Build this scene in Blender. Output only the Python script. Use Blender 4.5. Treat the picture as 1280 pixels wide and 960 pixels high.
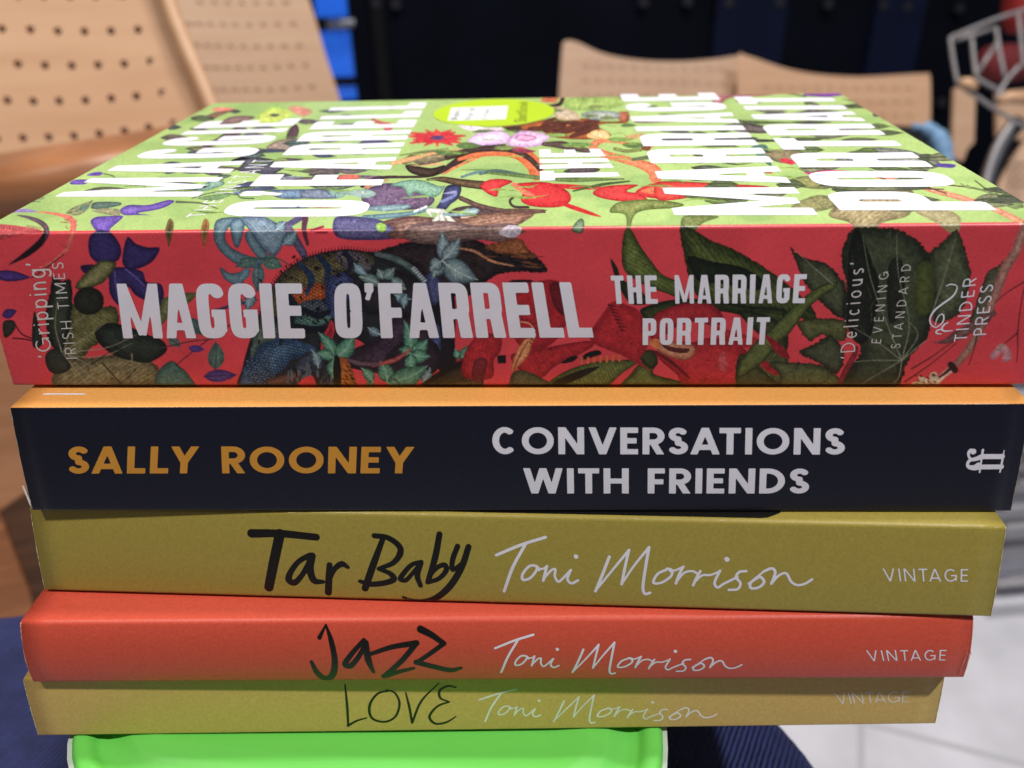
import bpy, math, random
import numpy as np
from mathutils import Matrix, Vector

for o in list(bpy.data.objects): bpy.data.objects.remove(o)
SC = bpy.context.scene
C = SC.collection
random.seed(7)
# ------------------------------------------------------------------ camera
FPX, PITCH, ROLL, HCAM = 1022.22, math.radians(29.429), math.radians(1.4704), 0.049644
ZT = 1.0                                   # height of the top of the book stack above the floor
CAM = np.array([0, 0, ZT + HCAM])
cp, sp, cr, sr = math.cos(PITCH), math.sin(PITCH), math.cos(ROLL), math.sin(ROLL)
_r, _u = np.array([1., 0, 0]), np.array([0, sp, cp])
FWD = np.array([0, cp, -sp]); RIGHT = cr*_r - sr*_u; UP = sr*_r + cr*_u
def ray(px, py): return FWD + RIGHT*((px-640)/FPX) + UP*((480-py)/FPX)
def at_depth(px, py, d): return CAM + ray(px, py)*d
def on_plane(px, py, p0, n):
    r = ray(px, py); return CAM + r*(np.dot(np.array(p0)-CAM, n)/np.dot(r, n))
def on_z(px, py, z): return on_plane(px, py, (0, 0, z), np.array([0, 0, 1.]))
def project(P):
    P = P - CAM; d = P@FWD
    return 640 + FPX*(P@RIGHT)/d, 480 - FPX*(P@UP)/d
cd = bpy.data.cameras.new('camera'); cam = bpy.data.objects.new('camera', cd); C.objects.link(cam)
cd.sensor_fit = 'HORIZONTAL'; cd.sensor_width = 36; cd.lens = 36*FPX/1280
cd.clip_start = 0.01; cd.clip_end = 100
cam.matrix_world = Matrix(((RIGHT[0], UP[0], -FWD[0], CAM[0]), (RIGHT[1], UP[1], -FWD[1], CAM[1]), (RIGHT[2], UP[2], -FWD[2], CAM[2]), (0, 0, 0, 1)))
cd.dof.use_dof = True; cd.dof.focus_distance = 0.172; cd.dof.aperture_fstop = 14
SC.camera = cam
# ------------------------------------------------------------------ light
w = bpy.data.worlds.new('World'); SC.world = w; w.use_nodes = True
bg = w.node_tree.nodes['Background']; bg.inputs[0].default_value = (0.95, 0.93, 1.0, 1); bg.inputs[1].default_value = 0.075
SC.view_settings.view_transform = 'Standard'; SC.view_settings.look = 'None'
SC.view_settings.exposure = 0; SC.view_settings.gamma = 1
def lamp(name, loc, target, size, power, col):
    l = bpy.data.lights.new(name, 'AREA'); l.shape = 'DISK'; l.size = size; l.energy = power; l.color = col
    o = bpy.data.objects.new(name, l); C.objects.link(o); o.location = loc
    o.rotation_euler = (Vector(target)-Vector(loc)).to_track_quat('-Z', 'Y').to_euler()
    return o
lamp('ceiling_lamp', (1.1, -0.34, ZT+1.75), (0.05, 0.2, ZT), 0.11, 31, (0.95, 0.96, 1.0))
lamp('ceiling_lamp', (-0.75, -0.30, ZT+1.7), (-0.05, 0.2, ZT), 0.11, 18, (1.0, 0.90, 0.76))
lamp('ceiling_lamp', (0.35, 0.78, ZT+1.9), (0.2, 0.9, 0.5), 0.25, 40, (1.0, 0.95, 0.9))
# ------------------------------------------------------------------ helpers
def lin(c):
    c = np.array(c[:3], float)/255
    return np.where(c <= .04045, c/12.92, ((c+.055)/1.055)**2.4)
def mesh_obj(name, V, F, mats, parent=None, smooth=False, mi=None, label=None):
    me = bpy.data.meshes.new(name); V = np.asarray(V, np.float32)
    F = [np.asarray(f) for f in F if len(f)] if isinstance(F, list) else [np.asarray(F)]
    sizes = np.concatenate([np.full(len(f), f.shape[1]) for f in F]); loops = np.concatenate([f.ravel() for f in F])
    me.vertices.add(len(V)); me.vertices.foreach_set('co', V.ravel())
    me.loops.add(len(loops)); me.loops.foreach_set('vertex_index', loops.astype(np.int32))
    me.polygons.add(len(sizes)); me.polygons.foreach_set('loop_start', (np.cumsum(sizes)-sizes).astype(np.int32))
    try: me.polygons.foreach_set('loop_total', sizes.astype(np.int32))
    except Exception: pass
    for m in (mats if isinstance(mats, (list, tuple)) else [mats]): me.materials.append(m)
    if mi is not None: me.polygons.foreach_set('material_index', np.asarray(mi, np.int32))
    me.polygons.foreach_set('use_smooth', np.full(len(sizes), bool(smooth)))
    me.update(calc_edges=True); me.validate()
    o = bpy.data.objects.new(name, me); C.objects.link(o)
    if parent is not None: o.parent = parent; o.matrix_parent_inverse = Matrix.Translation(-parent.location)
    if label: o['label'] = label
    return o
def tag(o, label, cat, group=None, kind=None):
    if kind: o['kind'] = kind
    if label: o['label'] = label
    if cat: o['category'] = cat
    if group: o['group'] = group
    return o
def thing(name, loc, label, cat, group=None):
    o = bpy.data.objects.new(name, None); C.objects.link(o); o.location = loc
    return tag(o, label, cat, group)
def mat(name, col, rough=.5, vary=.12, scale=60, bump=0, bscale=400, attr=None, spec=.5, coat=0, metal=0, emit=0, stretch=(1, 1, 1), col2=None, trans=0, sss=0):
    m = bpy.data.materials.new(name); m.use_nodes = True; nt = m.node_tree; N = nt.nodes; b = N['Principled BSDF']
    tc = N.new('ShaderNodeTexCoord'); mp = N.new('ShaderNodeMapping'); mp.inputs['Scale'].default_value = stretch
    nt.links.new(tc.outputs['Object'], mp.inputs[0])
    nz = N.new('ShaderNodeTexNoise'); nz.inputs['Scale'].default_value = scale; nz.inputs['Detail'].default_value = 6
    nt.links.new(mp.outputs[0], nz.inputs['Vector'])
    c = lin(col); mx = N.new('ShaderNodeMix'); mx.data_type = 'RGBA'
    rp = N.new('ShaderNodeValToRGB'); rp.color_ramp.elements[0].position = .3; rp.color_ramp.elements[1].position = .7
    nt.links.new(nz.outputs['Fac'], rp.inputs[0]); nt.links.new(rp.outputs[0], mx.inputs['Factor'])
    if attr:
        at = N.new('ShaderNodeAttribute'); at.attribute_name = attr
        mu = N.new('ShaderNodeMix'); mu.data_type = 'RGBA'; mu.blend_type = 'MULTIPLY'; mu.inputs['Factor'].default_value = 1
        mx.inputs['A'].default_value = (1-vary,)*3+(1,); mx.inputs['B'].default_value = (1, 1, 1, 1)
        nt.links.new(at.outputs['Color'], mu.inputs['A']); nt.links.new(mx.outputs['Result'], mu.inputs['B'])
        nt.links.new(mu.outputs['Result'], b.inputs['Base Color'])
    else:
        c2 = lin(col2) if col2 is not None else np.clip(c*(1+vary), 0, 1)
        c1 = c if col2 is not None else c*(1-vary)
        mx.inputs['A'].default_value = (*c1, 1); mx.inputs['B'].default_value = (*c2, 1)
        nt.links.new(mx.outputs['Result'], b.inputs['Base Color'])
    b.inputs['Roughness'].default_value = rough; b.inputs['Metallic'].default_value = metal
    b.inputs['Specular IOR Level'].default_value = spec; b.inputs['Coat Weight'].default_value = coat; b.inputs['Coat Roughness'].default_value = .12
    if trans: b.inputs['Transmission Weight'].default_value = trans
    if sss: b.inputs['Subsurface Weight'].default_value = sss; b.inputs['Subsurface Scale'].default_value = .004
    if emit: b.inputs['Emission Color'].default_value = (*c, 1); b.inputs['Emission Strength'].default_value = emit
    if bump:
        nb = N.new('ShaderNodeTexNoise'); nb.inputs['Scale'].default_value = bscale; nb.inputs['Detail'].default_value = 3
        nt.links.new(mp.outputs[0], nb.inputs['Vector'])
        bp = N.new('ShaderNodeBump'); bp.inputs['Strength'].default_value = bump; bp.inputs['Distance'].default_value = .0004
        nt.links.new(nb.outputs['Fac'], bp.inputs['Height']); nt.links.new(bp.outputs[0], b.inputs['Normal'])
    return m
# --- marching squares: filled 2D shapes from a signed distance field (negative inside)
_MS = {1: [(0, 'b', 'l')], 2: [('b', 1, 'r')], 3: [(0, 1, 'r', 'l')], 4: [('r', 2, 't')], 5: [(0, 'b', 'l'), ('r', 2, 't')],
       6: [('b', 1, 2, 't')], 7: [(0, 1, 2, 't', 'l')], 8: [('t', 3, 'l')], 9: [(0, 'b', 't', 3)], 10: [('b', 1, 'r'), ('t', 3, 'l')],
       11: [(0, 1, 'r', 't', 3)], 12: [('r', 2, 3, 'l')], 13: [(0, 'b', 'r', 2, 3)], 14: [('b', 1, 2, 3, 'l')], 15: [(0, 1, 2, 3)]}
def fill(xs, ys, D, merge=True):
    """-> (N,2) points and list of face arrays"""
    ny, nx = D.shape; ins = D < 0
    ci = np.arange(ny*nx).reshape(ny, nx); nh = ny*(nx-1)
    hi = ny*nx + np.arange(nh).reshape(ny, nx-1); vi = ny*nx + nh + np.arange((ny-1)*nx).reshape(ny-1, nx)
    XX, YY = np.meshgrid(xs, ys)
    with np.errstate(divide='ignore', invalid='ignore'):
        th = np.clip(np.nan_to_num(D[:, :-1]/(D[:, :-1]-D[:, 1:]), nan=.5), .001, .999)
        tv = np.clip(np.nan_to_num(D[:-1]/(D[:-1]-D[1:]), nan=.5), .001, .999)
    P = np.concatenate([np.stack([XX, YY], -1).reshape(-1, 2),
        np.stack([XX[:, :-1]+th*(XX[:, 1:]-XX[:, :-1]), YY[:, :-1]], -1).reshape(-1, 2),
        np.stack([XX[:-1], YY[:-1]+tv*(YY[1:]-YY[:-1])], -1).reshape(-1, 2)])
    case = ins[:-1, :-1]*1 + ins[:-1, 1:]*2 + ins[1:, 1:]*4 + ins[1:, :-1]*8
    look = {0: ci[:-1, :-1], 1: ci[:-1, 1:], 2: ci[1:, 1:], 3: ci[1:, :-1], 'b': hi[:-1], 't': hi[1:], 'l': vi[:, :-1], 'r': vi[:, 1:]}
    out = {3: [], 4: [], 5: []}
    for k, polys in _MS.items():
        if k == 15 and merge: continue
        m = case == k
        if m.any():
            for p in polys: out[len(p)].append(np.stack([look[q][m] for q in p], -1))
    if merge:
        full = case == 15
        for j in range(full.shape[0]):
            e = np.diff(np.concatenate([[0], full[j].astype(int), [0]]))
            a, b = np.nonzero(e == 1)[0], np.nonzero(e == -1)[0]
            if len(a): out[4].append(np.stack([ci[j, a], ci[j, b], ci[j+1, b], ci[j+1, a]], -1))
    F = [np.concatenate(v) for v in out.values() if v]
    if not F: return np.zeros((0, 2)), []
    used = np.unique(np.concatenate([f.ravel() for f in F])); rm = np.zeros(len(P), int); rm[used] = np.arange(len(used))
    return P[used], [rm[f] for f in F]
def join(parts):
    V, FS, n = [], {}, 0
    for P, F in parts:
        if not len(P): continue
        V.append(P)
        for f in F: FS.setdefault(f.shape[1], []).append(f+n)
        n += len(P)
    return np.concatenate(V), [np.concatenate(v) for v in FS.values()]
def boundary(F):
    E = np.concatenate([np.stack([f.ravel(), np.roll(f, -1, 1).ravel()], -1) for f in F])
    key = np.sort(E, 1); _, inv, cnt = np.unique(key, axis=0, return_inverse=True, return_counts=True)
    return E[cnt[inv.ravel()] == 1]
def slab(name, P3a, P3b, F, m, parent, smooth=False):
    """closed solid between two copies of a filled sheet"""
    n = len(P3a); E = boundary(F)
    side = np.stack([E[:, 0], n+E[:, 0], n+E[:, 1], E[:, 1]], -1)
    FF = list(F) + [f[:, ::-1]+n for f in F] + [side]
    d = {}
    for f in FF: d.setdefault(f.shape[1], []).append(f)
    return mesh_obj(name, np.concatenate([P3a, P3b]), [np.concatenate(v) for v in d.values()], m, parent, smooth)
def catmull(pts, closed=True, k=6):
    p = np.array(pts, float); n = len(p)
    if not closed: p = np.concatenate([2*p[:1]-p[1:2], p, 2*p[-1:]-p[-2:-1]])
    out = []; rng = range(n) if closed else range(1, n)
    for i in rng:
        a, b, c, d = (p[(i-1) % n], p[i], p[(i+1) % n], p[(i+2) % n]) if closed else (p[i-1], p[i], p[i+1], p[i+2])
        for t in np.arange(k)/k:
            out.append(.5*(2*b+(c-a)*t+(2*a-5*b+4*c-d)*t*t+(3*b-a-3*c+d)*t**3))
    if not closed: out.append(p[-2])
    return np.array(out)
def seg_dist(X, Y, a, b):
    d = b-a; L = max(d@d, 1e-18); t = np.clip(((X-a[0])*d[0]+(Y-a[1])*d[1])/L, 0, 1)
    return np.hypot(X-a[0]-t*d[0], Y-a[1]-t*d[1]), t
def poly_sd(X, Y, p):
    D = np.full(X.shape, 1e9); ins = np.zeros(X.shape, bool); n = len(p)
    for i in range(n):
        a, b = p[i], p[(i+1) % n]
        D = np.minimum(D, seg_dist(X, Y, a, b)[0])
        if a[1] != b[1]:
            c = ((a[1] > Y) != (b[1] > Y)) & (X < (b[0]-a[0])*(Y-a[1])/(b[1]-a[1])+a[0]); ins ^= c
    return np.where(ins, -D, D)
def tube(paths, n=10):
    """swept round bars: list of (points, radius) -> V,F"""
    parts = []
    for pts, r in paths:
        p = np.array(pts, float); m = len(p); r = np.broadcast_to(np.array(r, float), (m,))
        T = np.gradient(p, axis=0) if m > 2 else np.repeat(p[1:]-p[:1], 2, 0)
        T /= np.linalg.norm(T, axis=1)[:, None]
        ref = np.array([0.31, .2, .93]); 
        A = np.cross(T, ref); A /= np.linalg.norm(A, axis=1)[:, None]; B = np.cross(T, A)
        th = np.arange(n)*2*np.pi/n
        V = p[:, None]+r[:, None, None]*(np.cos(th)[None, :, None]*A[:, None]+np.sin(th)[None, :, None]*B[:, None])
        V = V.reshape(-1, 3); i = np.arange(n); j = (i+1) % n
        F = np.concatenate([np.stack([k*n+i, k*n+j, (k+1)*n+j, (k+1)*n+i], -1) for k in range(m-1)])
        V = np.concatenate([V, p[:1], p[-1:]])
        caps = np.concatenate([np.stack([j, i, np.full(n, m*n)], -1), np.stack([(m-1)*n+i, (m-1)*n+j, np.full(n, m*n+1)], -1)])
        parts.append((V, [F, caps]))
    return join(parts)
def box_vf(c, ex, ey, ez):
    c, ex, ey, ez = map(lambda q: np.array(q, float), (c, ex, ey, ez))
    V = np.array([c+sx*ex+sy*ey+sz*ez for sx in (-1, 1) for sy in (-1, 1) for sz in (-1, 1)])
    F = np.array([(0, 1, 3, 2), (4, 6, 7, 5), (0, 4, 5, 1), (2, 3, 7, 6), (0, 2, 6, 4), (1, 5, 7, 3)])
    return V, [F]
def bevel(o, wd, seg=3):
    m = o.modifiers.new('bevel', 'BEVEL'); m.width = wd; m.segments = seg; m.limit_method = 'ANGLE'
    for p in o.data.polygons: p.use_smooth = True
    return o
# --- stroke alphabet (unit cap height)
def arc(cx, cy, rx, ry, a0, a1, n=2., k=20):
    a = np.radians(np.linspace(a0, a1, k)); c, s = np.cos(a), np.sin(a)
    return np.stack([cx+rx*np.sign(c)*np.abs(c)**(2/n), cy+ry*np.sign(s)*np.abs(s)**(2/n)], -1)
def P(*a): return np.array(a, float).reshape(-1, 2)
WID = dict(A=.84, C=.74, D=.74, E=.52, F=.50, G=.86, H=.74, I=0, L=.50, M=.92, N=.76, O=.94, P=.60, R=.64, S=.58, T=.62, V=.82, W=1.16, Y=.78, Z=.62)
CWID = dict(M=.60, A=.45, G=.42, O=.42, R=.44, E=.39, F=.37, L=.37, P=.42, T=.40, H=.44, I=0)
LOW = dict(a=.5, b=.5, c=.46, d=.5, e=.5, f=.34, g=.5, h=.46, i=0, l=0, m=.72, n=.46, o=.52, p=.5, r=.3, s=.4, t=.34, u=.46, z=.44)
def glyph(ch, t, n, ws):
    h = t/2
    if ch == "'" and n <= 3:
        return ([P(h*1.2, 1-h*1.1, h*1.2, .88), P(h*1.4, .9, h*.4, .72)], 2.2*h)
    if ch == "'" and n > 3: return ([(P(h*.75, 1, h*.75, .84), .75), (P(h*.95, .87, h*.35, .70), .4)], t*.85)
    if ch in LOW:
        w = LOW[ch]*ws + (t if ch in 'il' else 0); X = .68; l, r, b, m = h, w-h, h, X-h; cx = w/2; cy = X/2; rx = cx-h; ry = X/2-h
        bowl = arc(cx, cy, rx, ry, 0, 360, n, 28)
        S = {'c': [arc(cx, cy, rx, ry, 45, 315, n)], 'o': [bowl], 'd': [bowl, P(r, 0, r, 1)], 'p': [bowl, P(l, -.3, l, X)], 'a': [bowl, P(r, 0, r, X)], 'b': [bowl, P(l, 0, l, 1)],
             'g': [bowl, np.concatenate([P(r, X), arc(cx, -.1, rx, .16, 0, -150, n)])], 'e': [arc(cx, cy, rx, ry, 0, 315, n), P(l, cy, r, cy)],
             'i': [P(l, 0, l, X), P(l, .86, l, .86+t)], 'l': [P(l, 0, l, 1)], 'h': [P(l, 0, l, 1), np.concatenate([arc(cx, .3, rx, m-.3, 180, 0, n), P(r, 0)])],
             'n': [P(l, 0, l, X), np.concatenate([arc(cx, .3, rx, m-.3, 180, 0, n), P(r, 0)])], 'u': [np.concatenate([P(l, X), arc(cx, .38, rx, .38-h, 180, 360, n), P(r, X)]), P(r, 0, r, X)],
             'm': [P(l, 0, l, X), np.concatenate([arc((l+cx)/2, .35, (cx-l)/2, m-.35, 180, 0, n), P(cx, 0)]), np.concatenate([arc((r+cx)/2, .35, (r-cx)/2, m-.35, 180, 0, n), P(r, 0)])],
             'r': [P(l, 0, l, X), arc(w, .3, w-l, m-.3, 180, 80, n)], 's': [np.concatenate([arc(cx, X*.73, rx, X*.27-h, 40, 230, 2), arc(cx, X*.27, rx, X*.27-h, 60, -140, 2)])],
             't': [np.concatenate([P(l+.08, .9), arc(w, .2, w-l-.08, .2-h, 180, 270, n)]), P(0, m, w, m)], 'f': [np.concatenate([P(l+.06, 0), arc(w, .8, w-l-.06, .2-h, 180, 90, n)]), P(0, m, w, m)],
             'z': [P(0, m, w, m), P(0, b, w, b), P(l, b, r, m)]}[ch]
        return S, w
    heavy = n > 3
    w = (CWID if heavy else WID).get(ch, .6)*ws + (t if ch == 'I' else 0); l, r, b, m = h, w-h, h, 1-h; cx = w/2; rx, ry = w/2-h, .5-h; sl = h*1.05
    def half(y0, y1, x1): return np.concatenate([P(l, y1), P(x1-(y1-y0)/2*min(1, 2/n), y1), arc(x1-(y1-y0)/2*min(1, 2/n), (y0+y1)/2, (y1-y0)/2*min(1, 2/n), (y1-y0)/2, 90, -90, n), P(l, y0)])
    S = {'A': [P(sl-.1*cx, -.1, cx+(cx-sl)*.0, 1+.0), P(w-sl+.1*cx, -.1, cx, 1), P(w*.2, .27, w*.8, .27)], 'C': [arc(cx, .5, rx, ry, 48, 312, n, 30)],
         'D': [P(l, 0, l, 1), half(b, m, r)], 'E': [P(l, 0, l, 1), P(0, m, w, m), P(0, b, w, b), P(0, .51, w*.92, .51)], 'F': [P(l, 0, l, 1), P(0, m, w, m), P(0, .47, w*.92, .47)],
         'G': [arc(cx, .5, rx, ry, 48, 330, n, 30), P(r, 0.08, r, .5), P(cx*1.05, .5-h*.3, w, .5-h*.3)], 'H': [P(l, 0, l, 1), P(r, 0, r, 1), P(l, .5, r, .5)], 'I': [P(l, 0, l, 1)],
         'L': [P(l, 0, l, 1), P(0, b, w, b)], 'M': [P(l, 0, l, 1), P(r, 0, r, 1), P(l*.9, 1.05, cx, .16), P(w-l*.9, 1.05, cx, .16)], 'N': [P(l, 0, l, 1), P(r, 0, r, 1), P(l*.8, 1.04, w-l*.8, -.04)],
         'O': [arc(cx, .5, rx, ry, 0, 360, n, 48)], 'P': [P(l, 0, l, 1), half(.42, m, r)], 'R': [P(l, 0, l, 1), half(.46, m, r), P(cx*.9, .48, w-h*.9, -.06)],
         'S': [np.concatenate([arc(cx, .74, rx*.94, .26-h, 25, 200, max(2, n*.8), 14), arc(cx, .74, rx*.94, .26-h, 200, 268, 2, 6), arc(cx, .26, rx, .26-h, 88, -20, 2, 10), arc(cx, .26, rx, .26-h, -25, -158, max(2, n*.8), 14)])],
         'T': [P(cx, 0, cx, 1), P(0, m, w, m)], 'V': [P(sl-.08*cx, 1.1, cx, 0), P(w-sl+.08*cx, 1.1, cx, 0)],
         'W': [P(sl-.02, 1.06, w*.28, 0), P(w*.28, 0, cx, 1), P(cx, 1, w*.72, 0), P(w*.72, 0, w-sl+.02, 1.06)], 'Y': [P(sl-.05*cx, 1.08, cx, .42), P(w-sl+.05*cx, 1.08, cx, .42), P(cx, 0, cx, .46)],
         'Z': [P(0, m, w, m), P(0, b, w, b), P(l, b, r, m)]}[ch]
    if heavy and ch == 'M': S = [(P(l*.8, 0, l*.8, 1), .8), (P(w-l*.8, 0, w-l*.8, 1), .8), (P(l*.75, 1.06, cx, .06), .62), (P(w-l*.75, 1.06, cx, .06), .62)]
    if heavy and ch == 'A': S = [(P(h*.75, -.06, cx-h*.18, 1.06), .8), (P(w-h*.75, -.06, cx+h*.18, 1.06), .8), (P(w*.25, .22, w*.75, .22), .75)]
    if heavy and ch in 'RP': S[1] = half(.44, m, r)
    if heavy and ch == 'R': S[2] = P(r-h*.25, .5, w-h*.85, -.06)
    if heavy and ch == 'G': S = [arc(cx, .5, rx, ry, 30, 330, n, 40), P(r, .12, r, .48), (P(cx, .46, w, .46), .8)]
    return S, w
def glyph_fill(S, w, t, res, low):
    h = t/2; c = 1/res; y0 = -.36 if low else -c*2
    xs = np.arange(-2*c-.04, w+3*c+.04, c); ys = np.arange(y0, 1+3*c, c); X, Y = np.meshgrid(xs, ys)
    D = np.full(X.shape, 1e9)
    for s in S:
        h = t/2
        if isinstance(s, tuple): s, h = s[0], h*s[1]
        for i in range(len(s)-1):
            a, b = s[i], s[i+1]; d = b-a; L = np.hypot(*d)
            if L < 1e-9: continue
            d = d/L; al = (X-a[0])*d[0]+(Y-a[1])*d[1]; pe = np.abs((X-a[0])*d[1]-(Y-a[1])*d[0])
            D = np.minimum(D, np.maximum(pe-h, np.maximum(-al, al-L)))
            if i: D = np.minimum(D, np.hypot(X-a[0], Y-a[1])-h)
    if not low: D = np.maximum(D, np.maximum(-Y, Y-1))
    return fill(xs, ys, D)
def text2d(s, t, n=2., ws=1., aspect=None, res=40, sx=1., space=.34, italic=0, gap=None):
    """-> points in the box [0,1]x[0,1] (x along the line, y up from the baseline) and faces. aspect = line length / cap height"""
    gl = [(ch, *glyph(ch, t, n, ws)) if ch != ' ' else (' ', None, space) for ch in s]
    asp = aspect
    kp = [{'TA': .17, 'AT': .17, 'LY': .12, 'RS': .03, 'SA': .07, 'AG': .03, 'VE': .03}.get(s[i:i+2], 0)*(n <= 3) for i in range(len(s))]
    if gap is not None: sx = (asp-gap*(len(gl)-1)+sum(kp))/sum(g[2] for g in gl)
    tot = sum(g[2]*sx for g in gl)-sum(kp)
    tr = (asp-tot)/max(1, len(gl)-1); x = 0; parts = []
    for gi, (ch, S, wd) in enumerate(gl):
        if S is not None:
            Pq, F = glyph_fill(S, wd, t, res, ch in LOW)
            if len(Pq): parts.append((np.stack([(Pq[:, 0]*sx+x+italic*Pq[:, 1])/asp, Pq[:, 1]], -1), F))
        x += wd*sx+tr-kp[gi]
    return join(parts)
def quadmap(P2, tl, tr, bl, br):
    x, y = P2[:, :1], P2[:, 1:]
    tl, tr, bl, br = map(lambda q: np.array(q, float), (tl, tr, bl, br))
    return (bl*(1-x)+br*x)*(1-y)+(tl*(1-x)+tr*x)*y
def brush2d(strokes, cell):
    """strokes: list of (points, radius or radii) -> filled shape"""
    cur = []
    for pts, r in strokes:
        p = catmull(pts, False, 5) if len(pts) > 2 else np.array(pts, float)
        rr = np.interp(np.linspace(0, 1, len(p)), np.linspace(0, 1, np.size(r)), np.atleast_1d(r)); cur.append((p, rr))
    al = np.concatenate([p for p, _ in cur]); R = max(r.max() for _, r in cur)
    xs = np.arange(al[:, 0].min()-R-2*cell, al[:, 0].max()+R+3*cell, cell); ys = np.arange(al[:, 1].min()-R-2*cell, al[:, 1].max()+R+3*cell, cell)
    X, Y = np.meshgrid(xs, ys); D = np.full(X.shape, 1e9)
    for p, r in cur:
        if len(p) == 1: D = np.minimum(D, np.hypot(X-p[0, 0], Y-p[0, 1])-r[0])
        for i in range(len(p)-1):
            lo, hi = np.minimum(p[i], p[i+1])-R-2*cell, np.maximum(p[i], p[i+1])+R+2*cell
            a, b = np.searchsorted(xs, [lo[0], hi[0]]); c, d = np.searchsorted(ys, [lo[1], hi[1]])
            dd, tt = seg_dist(X[c:d, a:b], Y[c:d, a:b], p[i], p[i+1])
            D[c:d, a:b] = np.minimum(D[c:d, a:b], dd-(r[i]+(r[i+1]-r[i])*tt))
    return fill(xs, ys, D)
def Zm(ox, oy, s):
    """points read off an enlarged view -> photograph layout"""
    return lambda *a: [(ox+a[i]/s, oy+a[i+1]/s) for i in range(0, len(a), 2)]
# --- value noise
def vnoise(X, Y, s, seed=0):
    x, y = X/s, Y/s; xi, yi = np.floor(x).astype(int), np.floor(y).astype(int); fx, fy = x-xi, y-yi
    fx = fx*fx*(3-2*fx); fy = fy*fy*(3-2*fy)
    def hsh(a, b):
        q = (a*374761393 + b*668265263 + seed*974711) & 0x7fffffff; q = ((q ^ (q >> 13))*1274126177) & 0x7fffffff
        return ((q ^ (q >> 16)) & 0xffff)/65535.
    return (hsh(xi, yi)*(1-fx)+hsh(xi+1, yi)*fx)*(1-fy)+(hsh(xi, yi+1)*(1-fx)+hsh(xi+1, yi+1)*fx)*fy
# ------------------------------------------------------------------ setting
m_wall = mat('dark_wall_paint', (14, 18, 32), .8, .3, 3, col2=(7, 10, 20), spec=.1)
m_post = mat('dark_post', (20, 20, 25), .7, .2, 8, spec=.15)
m_trim = mat('navy_panel', (14, 22, 50), .7, .25, 4, spec=.15)
m_bolt = mat('bolt_steel', (70, 72, 80), .35, .1, 60, metal=.8)
m_glass = mat('blue_lit_glass', (40, 108, 235), .2, .1, 6, emit=.42)
YW = 3.3
def wall_box(x0, x1, y0, y1, z0, z1): return box_vf(((x0+x1)/2, (y0+y1)/2, (z0+z1)/2), ((x1-x0)/2, 0, 0), (0, (y1-y0)/2, 0), (0, 0, (z1-z0)/2))
wl = thing('wall', (0, YW, 0), 'dark navy back wall with bolted panels behind the wooden chairs', 'wall')
gx0, gz0 = on_plane(398, 60, (0, YW, 0), np.array([0, 1., 0]))[0], -.1
gx1 = on_plane(440, 60, (0, YW, 0), np.array([0, 1., 0]))[0]
mesh_obj('wall_panel', *wall_box(gx1, 6, YW, YW+.1, 0, 2.6), m_wall, wl)
mesh_obj('wall_panel', *wall_box(-6, gx0, YW, YW+.1, 0, 2.6), m_wall, wl)
for px, wpx, m in ((478, 16, m_post), (930, 85, m_trim), (1110, 60, m_trim)):
    c = on_plane(px, 60, (0, YW, 0), np.array([0, 1., 0])); hw = wpx/2*(c-CAM)@FWD/FPX
    mesh_obj('post', *wall_box(c[0]-hw, c[0]+hw, YW-.05, YW-.002, 0, 2.6), m, wl)
bl = []
for px, py in ((470, 4), (495, 5), (805, 3), (860, 2), (912, 3), (975, 3), (1036, 5), (1105, 6), (1135, 8), (1200, 10), (1178, 128)):
    c = on_plane(px, py, (0, YW-.06, 0), np.array([0, 1., 0])); bl.append(tube([([c, c+np.array([0, .03, 0])], .017)], 14))
mesh_obj('bolts', *join(bl), m_bolt, wl)
win = thing('window', (gx0, YW, 0), 'narrow window lit bright blue, beside the perforated chairs', 'window')
def wpt(px, py): return on_plane(px, py, (0, YW+.02, 0), np.array([0, 1., 0]))
zt_, zb_ = wpt(420, -60)[2], wpt(420, 175)[2]
mesh_obj('pane', *wall_box(gx0+.002, gx1-.002, YW+.02, YW+.05, 0.02, 2.6), m_glass, win)
fr = []
for py, hh in ((29, 6), (101, 4), (128, 3)):
    z = wpt(420, py)[2]; fr.append(wall_box(gx0+.002, gx1-.002, YW-.01, YW+.018, z-hh*.0036, z+hh*.0036))
mesh_obj('glazing_bar', *join(fr), m_post, win)
a, b = at_depth(412, 30, 2.95), at_depth(441, 28, 2.95)
mesh_obj('handle', *tube([([a, (a+b)/2+np.array([0, -.02, 0]), b], .018)]), mat('handle_steel', (190, 195, 205), .25, .1, 50, metal=.9), win)
# floor: pale tiles with joints
fm = mat('floor_tile', (214, 214, 222), .35, .12, 9, bump=.05, bscale=30); nt = fm.node_tree; N = nt.nodes; b_ = N['Principled BSDF']
A1, A2 = on_z(1085, 905, 0), on_z(1278, 955, 0); ang = math.atan2(A2[1]-A1[1], A2[0]-A1[0])
tc = N.new('ShaderNodeTexCoord'); mp = N.new('ShaderNodeMapping'); mp.vector_type = 'POINT'
ca, sa = math.cos(-ang), math.sin(-ang); px_, py_ = A1[0]*ca-A1[1]*sa, A1[0]*sa+A1[1]*ca
mp.inputs['Rotation'].default_value = (0, 0, -ang); mp.inputs['Location'].default_value = (-px_+.01, -py_, 0)
br = N.new('ShaderNodeTexBrick'); br.offset = 0; br.inputs['Scale'].default_value = 1; br.inputs['Brick Width'].default_value = .45; br.inputs['Row Height'].default_value = .45
br.inputs['Mortar Size'].default_value = .0055; br.inputs['Mortar Smooth'].default_value = .2
old = b_.inputs['Base Color'].links[0].from_socket
nt.links.new(tc.outputs['Object'], mp.inputs[0]); nt.links.new(mp.outputs[0], br.inputs['Vector'])
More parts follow.
